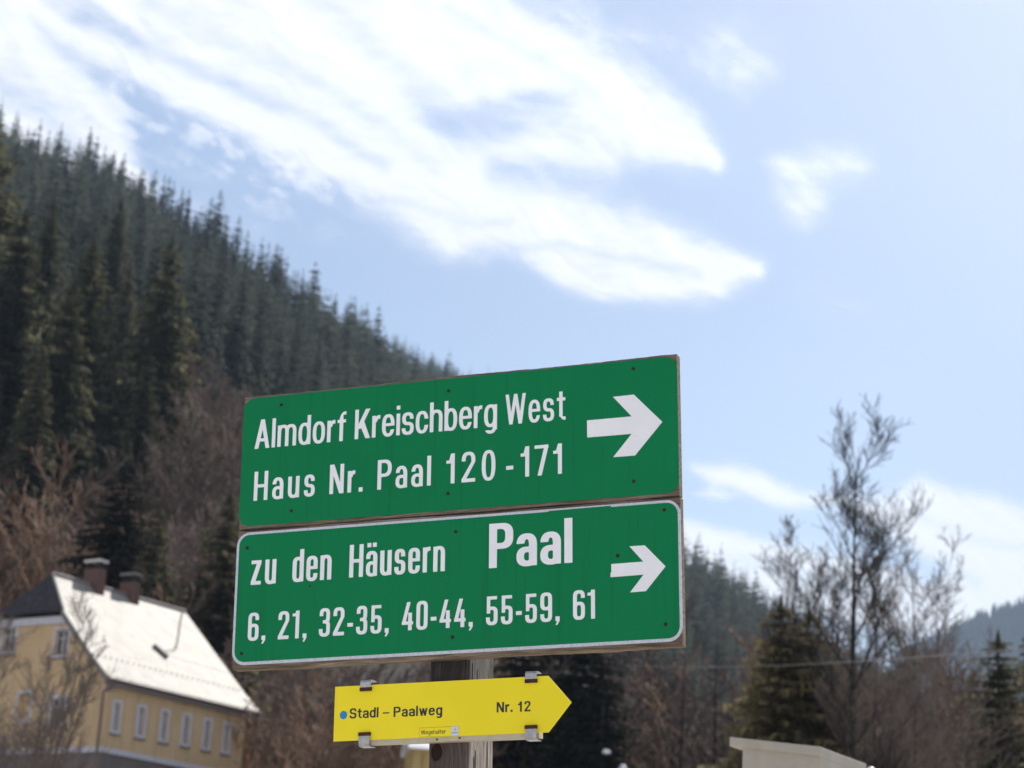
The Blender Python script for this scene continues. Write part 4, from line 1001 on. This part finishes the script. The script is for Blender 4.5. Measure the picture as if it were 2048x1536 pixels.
# ------------------------------------------------------------------ lettering
class Glyph:
    """strokes and bowls of one style, in millimetres"""
    def __init__(s, H, X, sv, sh, wcap, wlow, wdig, ry=.5, D=None, n=2.5):
        s.H, s.X, s.sv, s.sh, s.wc, s.wl, s.wd, s.ry, s.n = H, X, sv, sh, wcap, wlow, wdig, ry, n
        s.D = D if D else .27 * H
        st_ = H / 85.0; s.step = st_
        xs = np.arange(-6 * st_, wcap * 1.9 + 8 * st_, st_); ys = np.arange(-s.D - 4 * st_, H * 1.08, st_)
        s.gx, s.gy = np.meshgrid(xs, ys, indexing='ij')
    def box(s, x0, y0, x1, y1): return np.maximum(np.maximum(x0 - s.gx, s.gx - x1), np.maximum(y0 - s.gy, s.gy - y1))
    def rr(s, x0, y0, x1, y1, rx, ry):
        rx = max(min(rx, (x1 - x0) / 2), 1e-3); ry = max(min(ry, (y1 - y0) / 2), 1e-3)
        qx = np.abs(s.gx - (x0 + x1) / 2) - ((x1 - x0) / 2 - rx); qy = np.abs(s.gy - (y0 + y1) / 2) - ((y1 - y0) / 2 - ry)
        ax = np.maximum(qx, 0) / rx; ay = np.maximum(qy, 0) / ry
        e = (ax ** s.n + ay ** s.n) ** (1 / s.n) - 1
        return np.where((qx > 0) | (qy > 0), e * min(rx, ry), np.maximum(qx - rx, qy - ry))
    def ring(s, x0, y0, x1, y1, tv=None, th_=None, rx=None, ry=None):
        tv = tv or s.sv; th_ = th_ or s.sh; rx = rx or (x1 - x0) / 2
        ry = ry or ((y1 - y0) * s.ry if s.ry >= .5 else min((y1 - y0) / 2, (x1 - x0) * .5 * s.ry * 2.6))
        o = s.rr(x0, y0, x1, y1, rx, ry); i = s.rr(x0 + tv, y0 + th_, x1 - tv, y1 - th_, max(rx - tv, 1e-3), max(ry - th_, 1e-3))
        return np.maximum(o, -i)
    def cut(s, a, *b_):
        for q in b_: a = np.maximum(a, -q)
        return a
    def U(s, *a):
        r_ = a[0]
        for q in a[1:]: r_ = np.minimum(r_, q)
        return r_
    def poly(s, P):
        P = np.array(P, float); ar = sum(P[i][0] * P[(i + 1) % len(P)][1] - P[(i + 1) % len(P)][0] * P[i][1] for i in range(len(P)))
        if ar > 0: P = P[::-1]
        r_ = None
        for i in range(len(P)):
            a, b_ = P[i], P[(i + 1) % len(P)]; e = b_ - a; l = hypot(*e)
            d = ((s.gx - a[0]) * (-e[1]) + (s.gy - a[1]) * e[0]) / l
            r_ = d if r_ is None else np.maximum(r_, d)
        return r_
    def bar(s, xa, ya, xb, yb, wdt): return s.poly([(xa, ya), (xa + wdt, ya), (xb + wdt, yb), (xb, yb)])
    def get(s, ch):
        H, X, v, h, D = s.H, s.X, s.sv, s.sh, s.D; w = s.wl; W = s.wc; G = s.wd; big = 1e3
        box, ring, cut, U, bar = s.box, s.ring, s.cut, s.U, s.bar
        if ch == 'l': return box(0, 0, v, H), v
        if ch == 'i': return U(box(0, 0, v, X), box(0, H - v * 1.05, v, H)), v
        if ch == 'o': return ring(0, -.012 * H, w, X + .012 * H), w
        if ch in '0O':
            g = G if ch == '0' else W; return ring(0, -.01 * H, g, H + .01 * H), g
        if ch == 'e':
            ym = X * .47; r_ = cut(ring(0, -.012 * H, w, X + .012 * H), box(w * .55, X * .30, w + 9, ym)); return U(r_, box(v * .6, ym, w - v * .4, ym + h * .9)), w
        if ch == 'c': return cut(ring(0, -.012 * H, w, X + .012 * H), box(w * .55, X * .36, w + 9, X * .645)), w * .97
        if ch == 'd': return U(ring(0, -.012 * H, w, X + .012 * H), box(w - v, 0, w, H)), w
        if ch == 'b': return U(ring(0, -.012 * H, w, X + .012 * H), box(0, 0, v, H)), w
        if ch == 'g':
            hook = cut(ring(0, -D, w, X * .6), box(-9, -D * .42, w + 9, X * 2), box(-9, -D * .42, w - v - .01, big))
            hook = np.maximum(ring(0, -D, w, X * .7), np.maximum(s.gy - 0.0, 0 - 1e3)); hook = cut(hook, box(-9, -D * .48, w * .5, big))
            return U(ring(0, -.012 * H, w, X + .012 * H), box(w - v, -D * .45, w, X), hook), w
        if ch in 'nhur':
            if ch == 'u':
                a = np.maximum(ring(0, -.012 * H, w, X * 2, ry=w * .62), s.gy - X); return U(a, box(w - v, 0, w, X)), w
            a = np.maximum(ring(0, -X, w, X + .012 * H, ry=w * .62), -s.gy)
            if ch == 'r':
                rw = w * .98; a = np.maximum(np.maximum(ring(0, -X, rw * 1.15, X + .012 * H, None, h * 1.15), -s.gy), s.gx - rw * .66); a = cut(a, box(v * 1.01, -9, big, X * .70)); return U(a, box(0, 0, v, X)), rw * .66
            return U(a, box(0, 0, v, H if ch == 'h' else X)), w
        if ch == 'm':
            w1 = w * .92; a = np.maximum(ring(0, -X, w1, X + .012 * H, ry=w1 * .62), -s.gy); b_ = np.maximum(ring(w1 - v, -X, 2 * w1 - v, X + .012 * H, ry=w1 * .62), -s.gy); return U(a, b_, box(0, 0, v, X)), 2 * w1 - v
        if ch == 'a' or ch == 'ä':
            w2 = w * .98; top_ = cut(ring(0, X * .2, w2, X + .012 * H), box(-9, -9, big, X * .60), box(-9, -9, w2 * .5, X * .70))
            bowl = ring(0, -.012 * H, w2 + v * .1, X * .60, v * .95, h * .95)
            r_ = U(top_, np.maximum(bowl, s.gx - w2), box(w2 - v, 0, w2, X * .66))
            if ch == 'ä': r_ = U(r_, box(w2 * .08, X + .13 * H, w2 * .08 + v * .95, X + .13 * H + v * 1.0), box(w2 * .92 - v * .95, X + .13 * H, w2 * .92, X + .13 * H + v * 1.0))
            return r_, w2
        if ch in 'sS':
            T = H if ch == 'S' else X; ww = W * .98 if ch == 'S' else w * .95; o_ = .012 * H; m0 = T * .50
            up = cut(ring(ww * .02, m0 - h * .5, ww * .97, T + o_), box(ww * .5, -9, big, T * .705))
            lo = cut(ring(0, -o_, ww, m0 + h * .5), box(-9, T * .295, ww * .5, big))
            return U(up, lo), ww
        if ch == 't':
            r_ = U(box(w * .20, h, w * .20 + v, X * 1.27), box(0, X - h, w * .72, X)); hk = np.maximum(ring(w * .20, -.01 * H, w * 1.25, X, None, h), np.maximum(s.gy - X * .4, s.gx - w * .74)); hk = cut(hk, box(w * .20 + v, h * 1.0, big, big)); return U(r_, hk), w * .74
        if ch == 'f':
            r_ = U(box(w * .18, 0, w * .18 + v, H * .8), box(0, X - h, w * .68, X)); hk = np.maximum(ring(w * .18, H * .3, w * 1.2, H + .005 * H, None, h), np.maximum(H * .78 - s.gy, s.gx - w * .70)); hk = cut(hk, box(w * .18 + v, -9, big, H - h)); return U(r_, hk), w * .70
        if ch == 'z': return U(box(0, X - h * 1.05, w * .9, X), box(0, 0, w * .9, h * 1.05), bar(0, h * .9, w * .9 - v * 1.12, X - h * .9, v * 1.12)), w * .9
        if ch == 'w': q = w * 1.38; k = v * .98; return U(bar(q * .20, 0, 0, X, k), bar(q * .20, 0, q * .5 - k / 2, X, k), bar(q * .80 - k, 0, q * .5 - k / 2, X, k), bar(q * .80 - k, 0, q - k, X, k)), q
        if ch == 'W': q = W * 1.46; k = v * 1.0; return U(bar(q * .19, 0, 0, H, k), bar(q * .19, 0, q * .5 - k / 2, H, k), bar(q * .81 - k, 0, q * .5 - k / 2, H, k), bar(q * .81 - k, 0, q - k, H, k)), q
        if ch == 'A': q = W * 1.03; k = v * 1.1; return U(bar(0, 0, q / 2 - k / 2, H, k), bar(q - k, 0, q / 2 - k / 2, H, k), np.maximum(box(q * .2, H * .24, q * .8, H * .24 + h), s.poly([(0, 0), (q, 0), (q / 2, H * 1.05)]))), q
        if ch == 'K': return U(box(0, 0, v, H), bar(v * .4, H * .34, W - v * 1.2, H, v * 1.25), bar(W - v * 1.05, 0, v * 1.15, H * .62, v * 1.2) if False else s.poly([(W - v * 1.15, 0), (W * 1.03, 0), (v * 2.35, H * .66), (v * 1.15, H * .54)])), W * 1.03
        if ch == 'N': return U(box(0, 0, v, H), box(W - v, 0, W, H), s.poly([(0, H), (v * 1.15, H), (W, 0), (W - v * 1.15, 0)])), W
        if ch == 'H': return U(box(0, 0, v, H), box(W - v, 0, W, H), box(v * .5, H * .5 - h * .5, W - v * .5, H * .5 + h * .5)), W
        if ch == 'P':
            q = W * .98; y0 = H * .42; ryo = (H - y0) * (.5 if s.ry >= .5 else .42); rxo = q * (.52 if s.ry >= .5 else .46)
            b_ = s.rr(-q, y0, q, H, rxo, ryo); c_ = s.rr(-q, y0 + h, q - v, H - h, rxo - v * .8, ryo - h * .9); bowl = np.maximum(np.maximum(b_, -c_), -s.gx); return U(box(0, 0, v, H), bowl), q
        if ch == '1':
            q = G * .62
            if s.ry < .5: return U(box(q - v, 0, q, H), box(0, H * .80, q - v * .5, H * .80 + h * .9), s.poly([(q * .2, H * .85), (q - v * .5, H * .85), (q - v * .5, H), (q - v * .7, H)])), G * .66
            return U(box(q - v, 0, q, H), box(0, H * .775 - h * .95, q - v * .5, H * .775), s.poly([(q * .34, H * .774), (q - v * .6, H * .70), (q - v * .6, H * .985), (q - v * 1.0, H * .985), (q - v * 1.35, H * .83)])), G * .66
        if ch == '2':
            y0 = H * .44; up = cut(ring(0, y0, G, H * 1.01), box(-9, -9, G * .5, H * .70), box(-9, -9, big, H * .66)); return U(up, box(0, 0, G, h * 1.1), s.poly([(0, h * .9), (v * 1.12, h * .9), (G, H * .665), (G - v, H * .665)])), G
        if ch == '3':
            m0 = H * .52; up = cut(ring(G * .03, m0 - h * .5, G * .97, H * 1.01), box(-9, -9, G * .5, H * .73)); lo = cut(ring(0, -.01 * H, G, m0 + h * .5), box(-9, H * .27, G * .5, big)); up = cut(up, box(-9, -9, G * .34, H * .7)); return U(up, lo, box(G * .34, m0 - h * .5, G * .6, m0 + h * .5)), G
        if ch == '4': return U(box(G * .58, 0, G * .58 + v, H * .98), box(0, H * .20, G * 1.0, H * .20 + h), s.poly([(0, H * .20 + h * .5), (v * 1.0, H * .20 + h * .5), (G * .58 + v * .5, H), (G * .58 - v * .35, H)])) if s.ry >= .5 else U(box(G * .56, 0, G * .56 + v, H * .62), box(0, H * .20, G, H * .20 + h), s.poly([(0, H * .20 + h * .4), (v * .95, H * .20 + h * .4), (G * .62 + v * .4, H), (G * .62 - v * .55, H)])), G
        if ch == '5':
            bowl = cut(ring(0, -.01 * H, G, H * .64), box(-9, H * .27, G * .5, H * .415), box(-9, H * .40, v * .9, H * .7)); return U(bowl, box(G * .06, H * .40, G * .06 + v * .9, H), box(G * .06, H - h, G * .94, H)), G
        if ch == '6':
            out = cut(ring(0, -.01 * H, G, H * 1.01), box(G * .5, H * .22, big, H * .735), box(G * .5, -9, big, H * .3)); return U(out, ring(0, -.01 * H, G, H * .61)), G
        if ch == '9':
            out = cut(ring(0, -.01 * H, G, H * 1.01), box(-9, H * .265, G * .5, H * .78), box(-9, H * .7, G * .5, big)); return U(out, ring(0, H * .39, G, H * 1.01)), G
        if ch == '7': return U(box(0, H - h, G, H), s.poly([(G * .22, 0), (G * .22 + v * 1.05, 0), (G * .98, H - h * .9), (G * .98 - v * 1.05, H - h * .9)])), G
        if ch == '.': return box(0, 0, v * 1.05, v * 1.1), v * 1.05
        if ch == ',': return U(box(0, 0, v * 1.05, v * 1.15), s.poly([(v * .45, .1), (v * 1.05, .1), (v * .45, -v * .95), (v * .02, -v * .95)])), v * 1.05
        if ch == '-': return box(0, H * .29, G * .5, H * .29 + h * 1.15), G * .5
        if ch == '–': return box(0, H * .34, w * 1.05, H * .34 + h * .8), w * 1.05
        raise KeyError(ch)
    def loops(s, ch):
        if not hasattr(s, 'cache'): s.cache = {}
        if ch in s.cache: return s.cache[ch]
        f, adv = s.get(ch); s.cache[ch] = (contour(f, s.gx, s.gy, s.step), adv); return s.cache[ch]
def contour(f, gx, gy, step):
    f = np.where(np.abs(f) < 1e-7, 1e-7, f); ins = f < 0; segs = {}
    idx = np.argwhere((ins[:-1, :-1].astype(int) + ins[1:, :-1] + ins[1:, 1:] + ins[:-1, 1:]) % 4 != 0)
    def ip(a, b_):
        fa, fb = f[a], f[b_]; t = fa / (fa - fb); return (gx[a] + (gx[b_] - gx[a]) * t, gy[a] + (gy[b_] - gy[a]) * t)
    pts = {}
    for i, j in idx:
        c = [(i, j), (i + 1, j), (i + 1, j + 1), (i, j + 1)]; cr = []
        for k in range(4):
            a, b_ = c[k], c[(k + 1) % 4]
            if ins[a] != ins[b_]:
                key = (min(a, b_), max(a, b_)); pts[key] = ip(*key); cr.append((key, ins[a]))
        outs = [k for k, s_ in cr if s_]; ins_ = [k for k, s_ in cr if not s_]
        if len(cr) == 2: segs[ins_[0]] = outs[0]
        else:
            # ambiguous cell
            order = [k for k, _ in cr]
            for q, (k, s_) in enumerate(cr):
                if not s_: segs[k] = cr[(q + 1) % 4][0]
    loops = []; left = dict(segs)
    while left:
        st_, nx = next(iter(left.items())); lp = [st_]; del left[st_]
        while nx != st_ and nx in left:
            lp.append(nx); nx = left.pop(nx)
        if len(lp) > 5: loops.append(np.array([pts[k] for k in lp]))
    return [rdp_loop(l, step * .12) for l in loops]
def rdp_loop(P, eps):
    n = len(P); a = 0; b_ = int(np.argmax(((P - P[0]) ** 2).sum(1)))
    def rd(i0, i1):
        idx_ = list(range(i0, i1 + 1)); Q = P[[k % n for k in idx_]]; e = Q[-1] - Q[0]; l = hypot(*e) + 1e-12
        if len(idx_) < 3: return [i0]
        d = np.abs((Q[:, 0] - Q[0, 0]) * e[1] - (Q[:, 1] - Q[0, 1]) * e[0]) / l; k = int(np.argmax(d))
        if d[k] > eps and 0 < k < len(idx_) - 1: return rd(i0, i0 + k) + rd(i0 + k, i1)
        return [i0]
    ids = rd(0, b_) + rd(b_, n); return P[[k % n for k in ids]]
def signed_area(P): x, y = P[:, 0], P[:, 1]; return .5 * np.sum(x * np.roll(y, -1) - np.roll(x, -1) * y)
def inside(P, q):
    c = False; n = len(P)
    for i in range(n):
        a, b_ = P[i], P[(i + 1) % n]
        if (a[1] > q[1]) != (b_[1] > q[1]) and q[0] < (b_[0] - a[0]) * (q[1] - a[1]) / (b_[1] - a[1]) + a[0]: c = not c
    return c
def loops_to_mb(mb, loops, y0, y1):
    """extruded flat print between y1 (back) and y0 (front), loops in metres in x,z"""
    L = sorted(loops, key=lambda p: -abs(signed_area(p))); outer = []
    for p in L:
        host = None
        for o in outer:
            if inside(o[0], p[0]): host = o
        if host is not None: host.append(p)
        else: outer.append([p])
    for grp in outer:
        vv = [[Vector((a, b_, 0)) for a, b_ in l] for l in grp]; tr = tessellate_polygon(vv); flat = [q for l in grp for q in l]
        fs = []
        for t in tr:
            a, b_, c = [flat[k] for k in t]
            ar = (b_[0] - a[0]) * (c[1] - a[1]) - (c[0] - a[0]) * (b_[1] - a[1]); fs.append(tuple(t) if ar > 0 else tuple(t[::-1]))
        mb.add([(a, y0, b_) for a, b_ in flat], fs)
        for l in grp:
            n = len(l); mb.add([(a, y0, b_) for a, b_ in l] + [(a, y1, b_) for a, b_ in l], [(i, (i + 1) % n, n + (i + 1) % n, n + i) for i in range(n)])
def words(G, parent, mat, y0, y1, *ws):
    for w_ in ws:
        m = MB(); word(m, G, *w_, y0=y0, y1=y1); m.build('lettering', mat, parent)
def word(mb, G, text, u0, u1, vb, gapf=.105, y0=-.0026, y1=-.002):
    """letters spread so that the word fills u0..u1 (mm) on the baseline vb (mm)"""
    gl = [G.loops(c) for c in text]; wid = sum(g[1] for g in gl); n = len(text) - 1
    tight = {'1': .5}
    if n: gap = (u1 - u0 - wid) / n; sc = 1.0
    else: gap = 0; sc = 1.0
    if n and gap < G.H * .05: sc = (u1 - u0) / (wid + n * G.H * gapf); gap = G.H * gapf * sc
    if n == 0: sc = (u1 - u0) / wid if wid else 1
    x = u0
    for (lp, adv) in gl:
        for l in lp: pass
        loops_to_mb(mb, [np.stack([(x + l[:, 0] * sc) / 1000, (vb + l[:, 1]) / 1000], 1) for l in lp], y0, y1); x += adv * sc + gap

# ------------------------------------------------------------------ the signpost: everything in the frame of the leaning post
SE = Matrix(((0.9366299847937468, 0.34682645417434, -0.049352618002884686, -0.1268756607119128), (-0.347202497903936, 0.9377896350681597, 0.0010128217982476994, 4.793359743336504),
             (0.046633647021575346, 0.016186712983208805, 0.9987809035460511, 2.750696649353047), (0, 0, 0, 1)))
def rounded(x0, z0, x1, z1, r_, n=7):
    out = []
    for cx, cz, a0 in ((x1 - r_, z0 + r_, -90), (x1 - r_, z1 - r_, 0), (x0 + r_, z1 - r_, 90), (x0 + r_, z0 + r_, 180)):
        for k in range(n + 1):
            a = radians(a0 + 90 * k / n); out.append((cx + r_ * cos(a), cz + r_ * sin(a)))
    return np.array(out)
def screw(parent, u, v, y=-.002, big=1.0):
    m = MB(); n = 12; R_ = .0043 * big; vs = [(u, y - .0022, v)]
    for rr2, yy in ((R_ * .55, y - .0021), (R_, y - .0008), (R_ * 1.02, y + .0002)):
        for k in range(n): a = 2 * pi * k / n; vs.append((u + rr2 * cos(a), yy, v + rr2 * sin(a)))
    fs = [(0, 1 + k, 1 + (k + 1) % n) for k in range(n)]
    for q in range(2):
        for k in range(n): fs.append((1 + q * n + k, 1 + (q + 1) * n + k, 1 + (q + 1) * n + (k + 1) % n, 1 + q * n + (k + 1) % n))
    m.add(vs, fs); return m.build('screw', MAT['rust'], parent, smooth=True)

def plank(parent, u0, v0, u1, v1, y0, y1, mat, seed):
    """a board with slightly uneven long edges"""
    rn = random.Random(seed); n = 90; m = MB(); vs = []
    for k in range(n + 1):
        u = u0 + (u1 - u0) * k / n; a = (rn.random() - .5) * .0011 + sin(k * .21 + seed) * .0009; b_ = (rn.random() - .5) * .0012 + sin(k * .13 + seed * 2) * .001
        c_ = .0012
        vs += [(u, y0 + c_, v0 + a), (u, y0, v0 + a + c_), (u, y0, v1 + b_ - c_), (u, y0 + c_, v1 + b_), (u, y1, v1 + b_), (u, y1, v0 + a)]
    fs = []
    for k in range(n):
        for q in range(6): fs.append((k * 6 + q, (k + 1) * 6 + q, (k + 1) * 6 + (q + 1) % 6, k * 6 + (q + 1) % 6)[::-1])
    fs.append(tuple(range(6))[::-1]); fs.append(tuple(n * 6 + q for q in range(6)))
    m.add(vs, fs); return m.build('plank', mat, parent)

# wooden beam: two faces seen, 100 x 160 mm, down to the ground
post = empty('wooden_post', M=SE)
pb = MB(); zs = [.30, .1, -.2, -.33] + [-.34 - .02 * k for k in range(18)] + [-1.0, -1.8, -2.95]
rn = random.Random(4); vs = []
PW0, PW1, PY0, PY1 = -.0585, .0415, .0305, .192
for z in zs:
    j = lambda: rn.uniform(-.0006, .0006)
    vs += [(PW0 + .003 + j(), PY0, z), (PW1 - .003 + j(), PY0, z), (PW1, PY0 + .003, z), (PW1, PY1 - .003, z), (PW1 - .003, PY1, z), (PW0 + .003, PY1, z), (PW0, PY1 - .003, z), (PW0, PY0 + .003 + j(), z)]
fs = []
for k in range(len(zs) - 1):
    for q in range(8): fs.append((k * 8 + q, k * 8 + (q + 1) % 8, (k + 1) * 8 + (q + 1) % 8, (k + 1) * 8 + q)[::-1])
fs.append(tuple(range(8))); fs.append(tuple((len(zs) - 1) * 8 + q for q in range(8))[::-1])
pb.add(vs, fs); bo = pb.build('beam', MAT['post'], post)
tag(post, 'weathered grey square wooden post with dark knot carrying the signs', 'post')
# splits in the side face, with depth: dark slivers sunk in thin grooves
def sliver(pts, name):
    m = MB(); m.add([(PW1 + .0012, y, z) for y, z in pts] + [(PW1 - .004, y, z) for y, z in pts], [tuple(range(len(pts)))] + [(i, (i + 1) % len(pts), len(pts) + (i + 1) % len(pts), len(pts) + i) for i in range(len(pts))])
    o = m.build(name, MAT['soot'], post); return o
sliver([(.060, -.565), (.066, -.572), (.068, -.60), (.066, -.66), (.058, -.66), (.061, -.61)], 'split')
sliver([(.078, -.36), (.080, -.37), (.079, -.42), (.0775, -.38)], 'split')
sliver([(.070, -.55), (.0725, -.56), (.072, -.62), (.0705, -.58)], 'split')
sliver([(.150, -.52), (.153, -.55), (.152, -.64), (.150, -.58)], 'split')
sliver([(.046, -.35), (.0475, -.36), (.047, -.46), (.0455, -.40)], 'split')

# upper green sign
up_ = empty('upper_green_sign', M=SE)
plank(up_, -.5595, .0025, .5605, .344, 0, .028, MAT['wood_a'], 1)
sh = MB(); loops_to_mb(sh, [rounded(-.5605, .0102, .5612, .3388, .030)], -.002, -.0001); sh.build('sheet', MAT['green'], up_)
HV = Glyph(75.0, 55.0, 9.4, 7.9, 39.5, 32.8, 34, .5, 17)
words(HV, up_, MAT['white'], -.0026, -.002, ('Almdorf', -526, -279, 206), ('Kreischberg', -255, 115, 207.5), ('West', 136.5, 287.5, 208.8))
HV2 = Glyph(74.0, 54.0, 9.8, 8.0, 37.5, 30.5, 34.5, .5, 17)
words(HV2, up_, MAT['white'], -.0026, -.002, ('Haus', -522.5, -357.5, 73.0), ('Nr.', -318, -230, 74.0), ('Paal', -191.5, -52.5, 75.0), ('120', -13, 112.0, 75.5), ('-', 139.2, 157.0, 76.0), ('171', 175.5, 279.5, 77.0))
ar = np.array([(340.5, 201.3), (449.6, 201.2), (404.6, 253.2), (455.6, 254.0), (523.7, 181.1), (456.8, 105.9), (404.1, 106.3), (449.1, 158.8), (340.9, 159.5)]) / 1000
m = MB(); loops_to_mb(m, [ar[::-1]], -.0026, -.002); m.build('arrow', MAT['white'], up_)
for u, v in ((-457.5, 314.5), (-10.4, 307.6), (-8.1, 51.0), (-419.0, 40.1), (454.9, 317.5), (452.8, 44.5)): screw(up_, u / 1000, v / 1000)
tag(up_, 'upper green sign on wood reading Almdorf Kreischberg West, Haus Nr. Paal 120-171', 'sign')

# lower green sign
lo_ = empty('lower_green_sign', M=SE)
plank(lo_, -.5605, -.3445, .5615, -.0005, .001, .029, MAT['wood_b'], 2)
sh = MB(); bl = rounded(-.5625, -.334, .5625, -.0062, .033); bi = rounded(-.5560, -.3265, .5562, -.0125, .027)
loops_to_mb(sh, [bl], -.0016, .0009); sh.build('sheet', MAT['border'], lo_)
sh = MB(); loops_to_mb(sh, [bi], -.002, -.0016); sh.build('green_film', MAT['green'], lo_)
# overlapping strip of film at the top right
m = MB(); loops_to_mb(m, [np.array([(.245, -.022), (.397, -.022), (.397, -.0095), (.245, -.0105)])], -.0023, -.002); m.build('green_patch', MAT['green'], lo_)
G1 = Glyph(80.0, 60.5, 10.6, 8.4, 36, 29.5, 30, .42, 17, 2.5)
words(G1, lo_, MAT['white'], -.0026, -.002, ('zu', -520, -453, -138.3), ('den', -409, -306, -138.0), ('Häusern', -259, -13, -136.8))
G2 = Glyph(106.5, 76.0, 19.6, 14.0, 61, 51.5, 50, .42, 17, 2.4)
words(G2, lo_, MAT['white'], -.0026, -.002, ('Paal', 98, 303.5, -137.5))
G3 = Glyph(67.5, 50, 9.4, 7.8, 30, 27, 28.5, .42, 12, 2.7)
words(G3, lo_, MAT['white'], -.0026, -.002, ('6,', -522, -475, -275.5), ('21,', -441.5, -366, -276.5), ('32-35,', -333.5, -153, -275.5), ('40-44,', -119.5, 59, -273), ('55-59,', 92, 272, -272), ('61', 304.5, 358.3, -271.5))
ar = np.array([(396.8, -147.2), (473.0, -146.6), (440.7, -108.7), (477.3, -108.9), (525.6, -161.1), (478.4, -215.5), (441.2, -216.0), (473.5, -177.0), (395.0, -177.9), (395.1, -167.1), (397.2, -166.9)]) / 1000
m = MB(); loops_to_mb(m, [ar[::-1]], -.0026, -.002); m.build('arrow', MAT['white'], lo_)
for u, v in ((-534, -45.3), (13.4, -43.4), (-537.1, -305.6), (8.6, -295.4), (412.2, -128.8), (524.3, -29.2), (523, -294.3)): screw(lo_, u / 1000, v / 1000)
screw(lo_, -.3619, -.1514, big=.5)
tag(lo_, 'lower green sign with silver border reading zu den Häusern Paal and house numbers', 'sign')

# yellow trail sign
ye = empty('yellow_trail_sign', M=SE)
pl = np.array([(-287.9, -525.8), (244.6, -525.3), (299.1, -459.9), (243.6, -396.8), (-287.3, -397.4)]) / 1000
m = MB(); loops_to_mb(m, [pl], 0, .0025); m.build('plate', MAT['yellow'], ye, bevel=.0006)
m = MB(); m.box(-.2085, .0027, -.5360, .2215, .0302, -.3965); m.build('rail', MAT['rail'], ye, bevel=.001)
YG = Glyph(23.5, 17.3, 4.25, 3.35, 17.6, 15.0, 14.6, .5, 7)
words(YG, ye, MAT['black_ink'], -.0006, 0, ('Stadl', -247.9, -174.8, -474), ('–', -163.6, -147.5, -474), ('Paalweg', -136.1, -14.8, -475))
words(YG, ye, MAT['black_ink'], -.0006, 0, ('Nr.', 119.4, 157.6, -475.3), ('12', 171.2, 201.2, -476))
dt = np.array([(-.2637 + .0093 * cos(2 * pi * k / 28), -.4651 + .0099 * sin(2 * pi * k / 28)) for k in range(28)]); m = MB(); loops_to_mb(m, [dt], -.0006, 0); m.build('blue_dot', MAT['blue_dot'], ye)
# sticker
sk_ = MB(); 
def rl(x0, z0, x1, z1): return np.array([(x0, z0), (x1, z0), (x1, z1), (x0, z1)]) / 1000
loops_to_mb(sk_, [rl(-71.1, -524.4, 26.6, -502.8)], -.0004, 0); sto = sk_.build('sticker', MAT['line'], ye)
m = MB(); loops_to_mb(m, [rl(-70.5, -523.9, 8.4, -503.5)], -.0006, -.0004); m.build('sticker_field', MAT['yellow'], sto)
m = MB(); loops_to_mb(m, [rl(8.8, -524.0, 26.2, -503.1)], -.0006, -.0004); m.build('sticker_field', MAT['sticker_w'], sto)
SG = Glyph(9.8, 7.2, 1.3, 1.1, 7.0, 5.6, 5, .5, 3)
words(SG, sto, MAT['black_ink'], -.0008, -.0006, ('Wegehalter', -66.1, -4.7, -518.6))
m = MB(); rn = random.Random(1)
for k in range(7): a = 10.2 + k * 2.05; loops_to_mb(m, [rl(a, -519.3 + rn.uniform(0, .6), a + 1.5, -516.4 + rn.uniform(-.5, .5))], -.0008, -.0006)
m.build('emblem_text', MAT['sticker_b'], sto)
m = MB(); loops_to_mb(m, [rl(13.5, -513.2, 21.5, -511.8)], -.0008, -.0006); loops_to_mb(m, [np.array([(15.0, -511.4), (20.2, -511.4), (18.6, -505.6), (16.3, -505.6)]) / 1000], -.0008, -.0006); m.build('emblem', MAT['sticker_g'], sto)
# clips: bent zinc strips hooking over rail and plate, rusty at their tips
def clip(u0, u1, top_):
    s_ = 1 if top_ else -1; e = -.3905 if top_ else -.5350; tip = -.4115 if top_ else -.5080
    prof = [(.030, e + s_ * .004), (.012, e + s_ * .0048), (-.002, e + s_ * .0040), (-.0042, e + s_ * .0005), (-.0042, e - s_ * .010), (-.0036, (tip + s_ * .0075))]
    def strip(P, th2=.0016):
        m = MB(); n = len(P); vs = []
        for i, (y, z) in enumerate(P):
            a = P[max(i - 1, 0)]; b_ = P[min(i + 1, n - 1)]; dy, dz = b_[0] - a[0], b_[1] - a[1]; l = hypot(dy, dz); ny, nz = -dz / l * th2, dy / l * th2
            if not top_: ny, nz = -ny, -nz
            vs += [(u0, y, z), (u1, y, z), (u1, y - ny, z - nz), (u0, y - ny, z - nz)]
        fs = []
        for i in range(n - 1):
            for q in range(4): fs.append((i * 4 + q, i * 4 + (q + 1) % 4, (i + 1) * 4 + (q + 1) % 4, (i + 1) * 4 + q))
        fs += [(0, 1, 2, 3), tuple((n - 1) * 4 + q for q in (3, 2, 1, 0))]; m.add(vs, fs); return m
    c = strip(prof).build('clip', MAT['steel'], ye)
    m = MB(); za, zb_ = sorted((tip, tip + s_ * .0085)); m.box(u0 - .0015, -.0062, za, u1 + .0012, -.0005, zb_); m.build('clip_tip', MAT['rust_dark'], c, bevel=.0006)
for a, b_, t_ in ((-.2205, -.1935, True), (.1900, .2172, True), (-.2210, -.1935, False), (.1902, .2172, False)): clip(a, b_, t_)
# two screws in the lip of the rail
for u, v in ((-.0275, -.5310), (.0285, -.5295)):
    screw(ye, u, v, y=.0027 - .0001, big=.55)
tag(ye, 'yellow arrow-shaped trail sign reading Stadl – Paalweg Nr. 12 under the green signs', 'sign')
# bring the empties' children into the signs' frame is done by parenting; nothing else to move
print('done building')
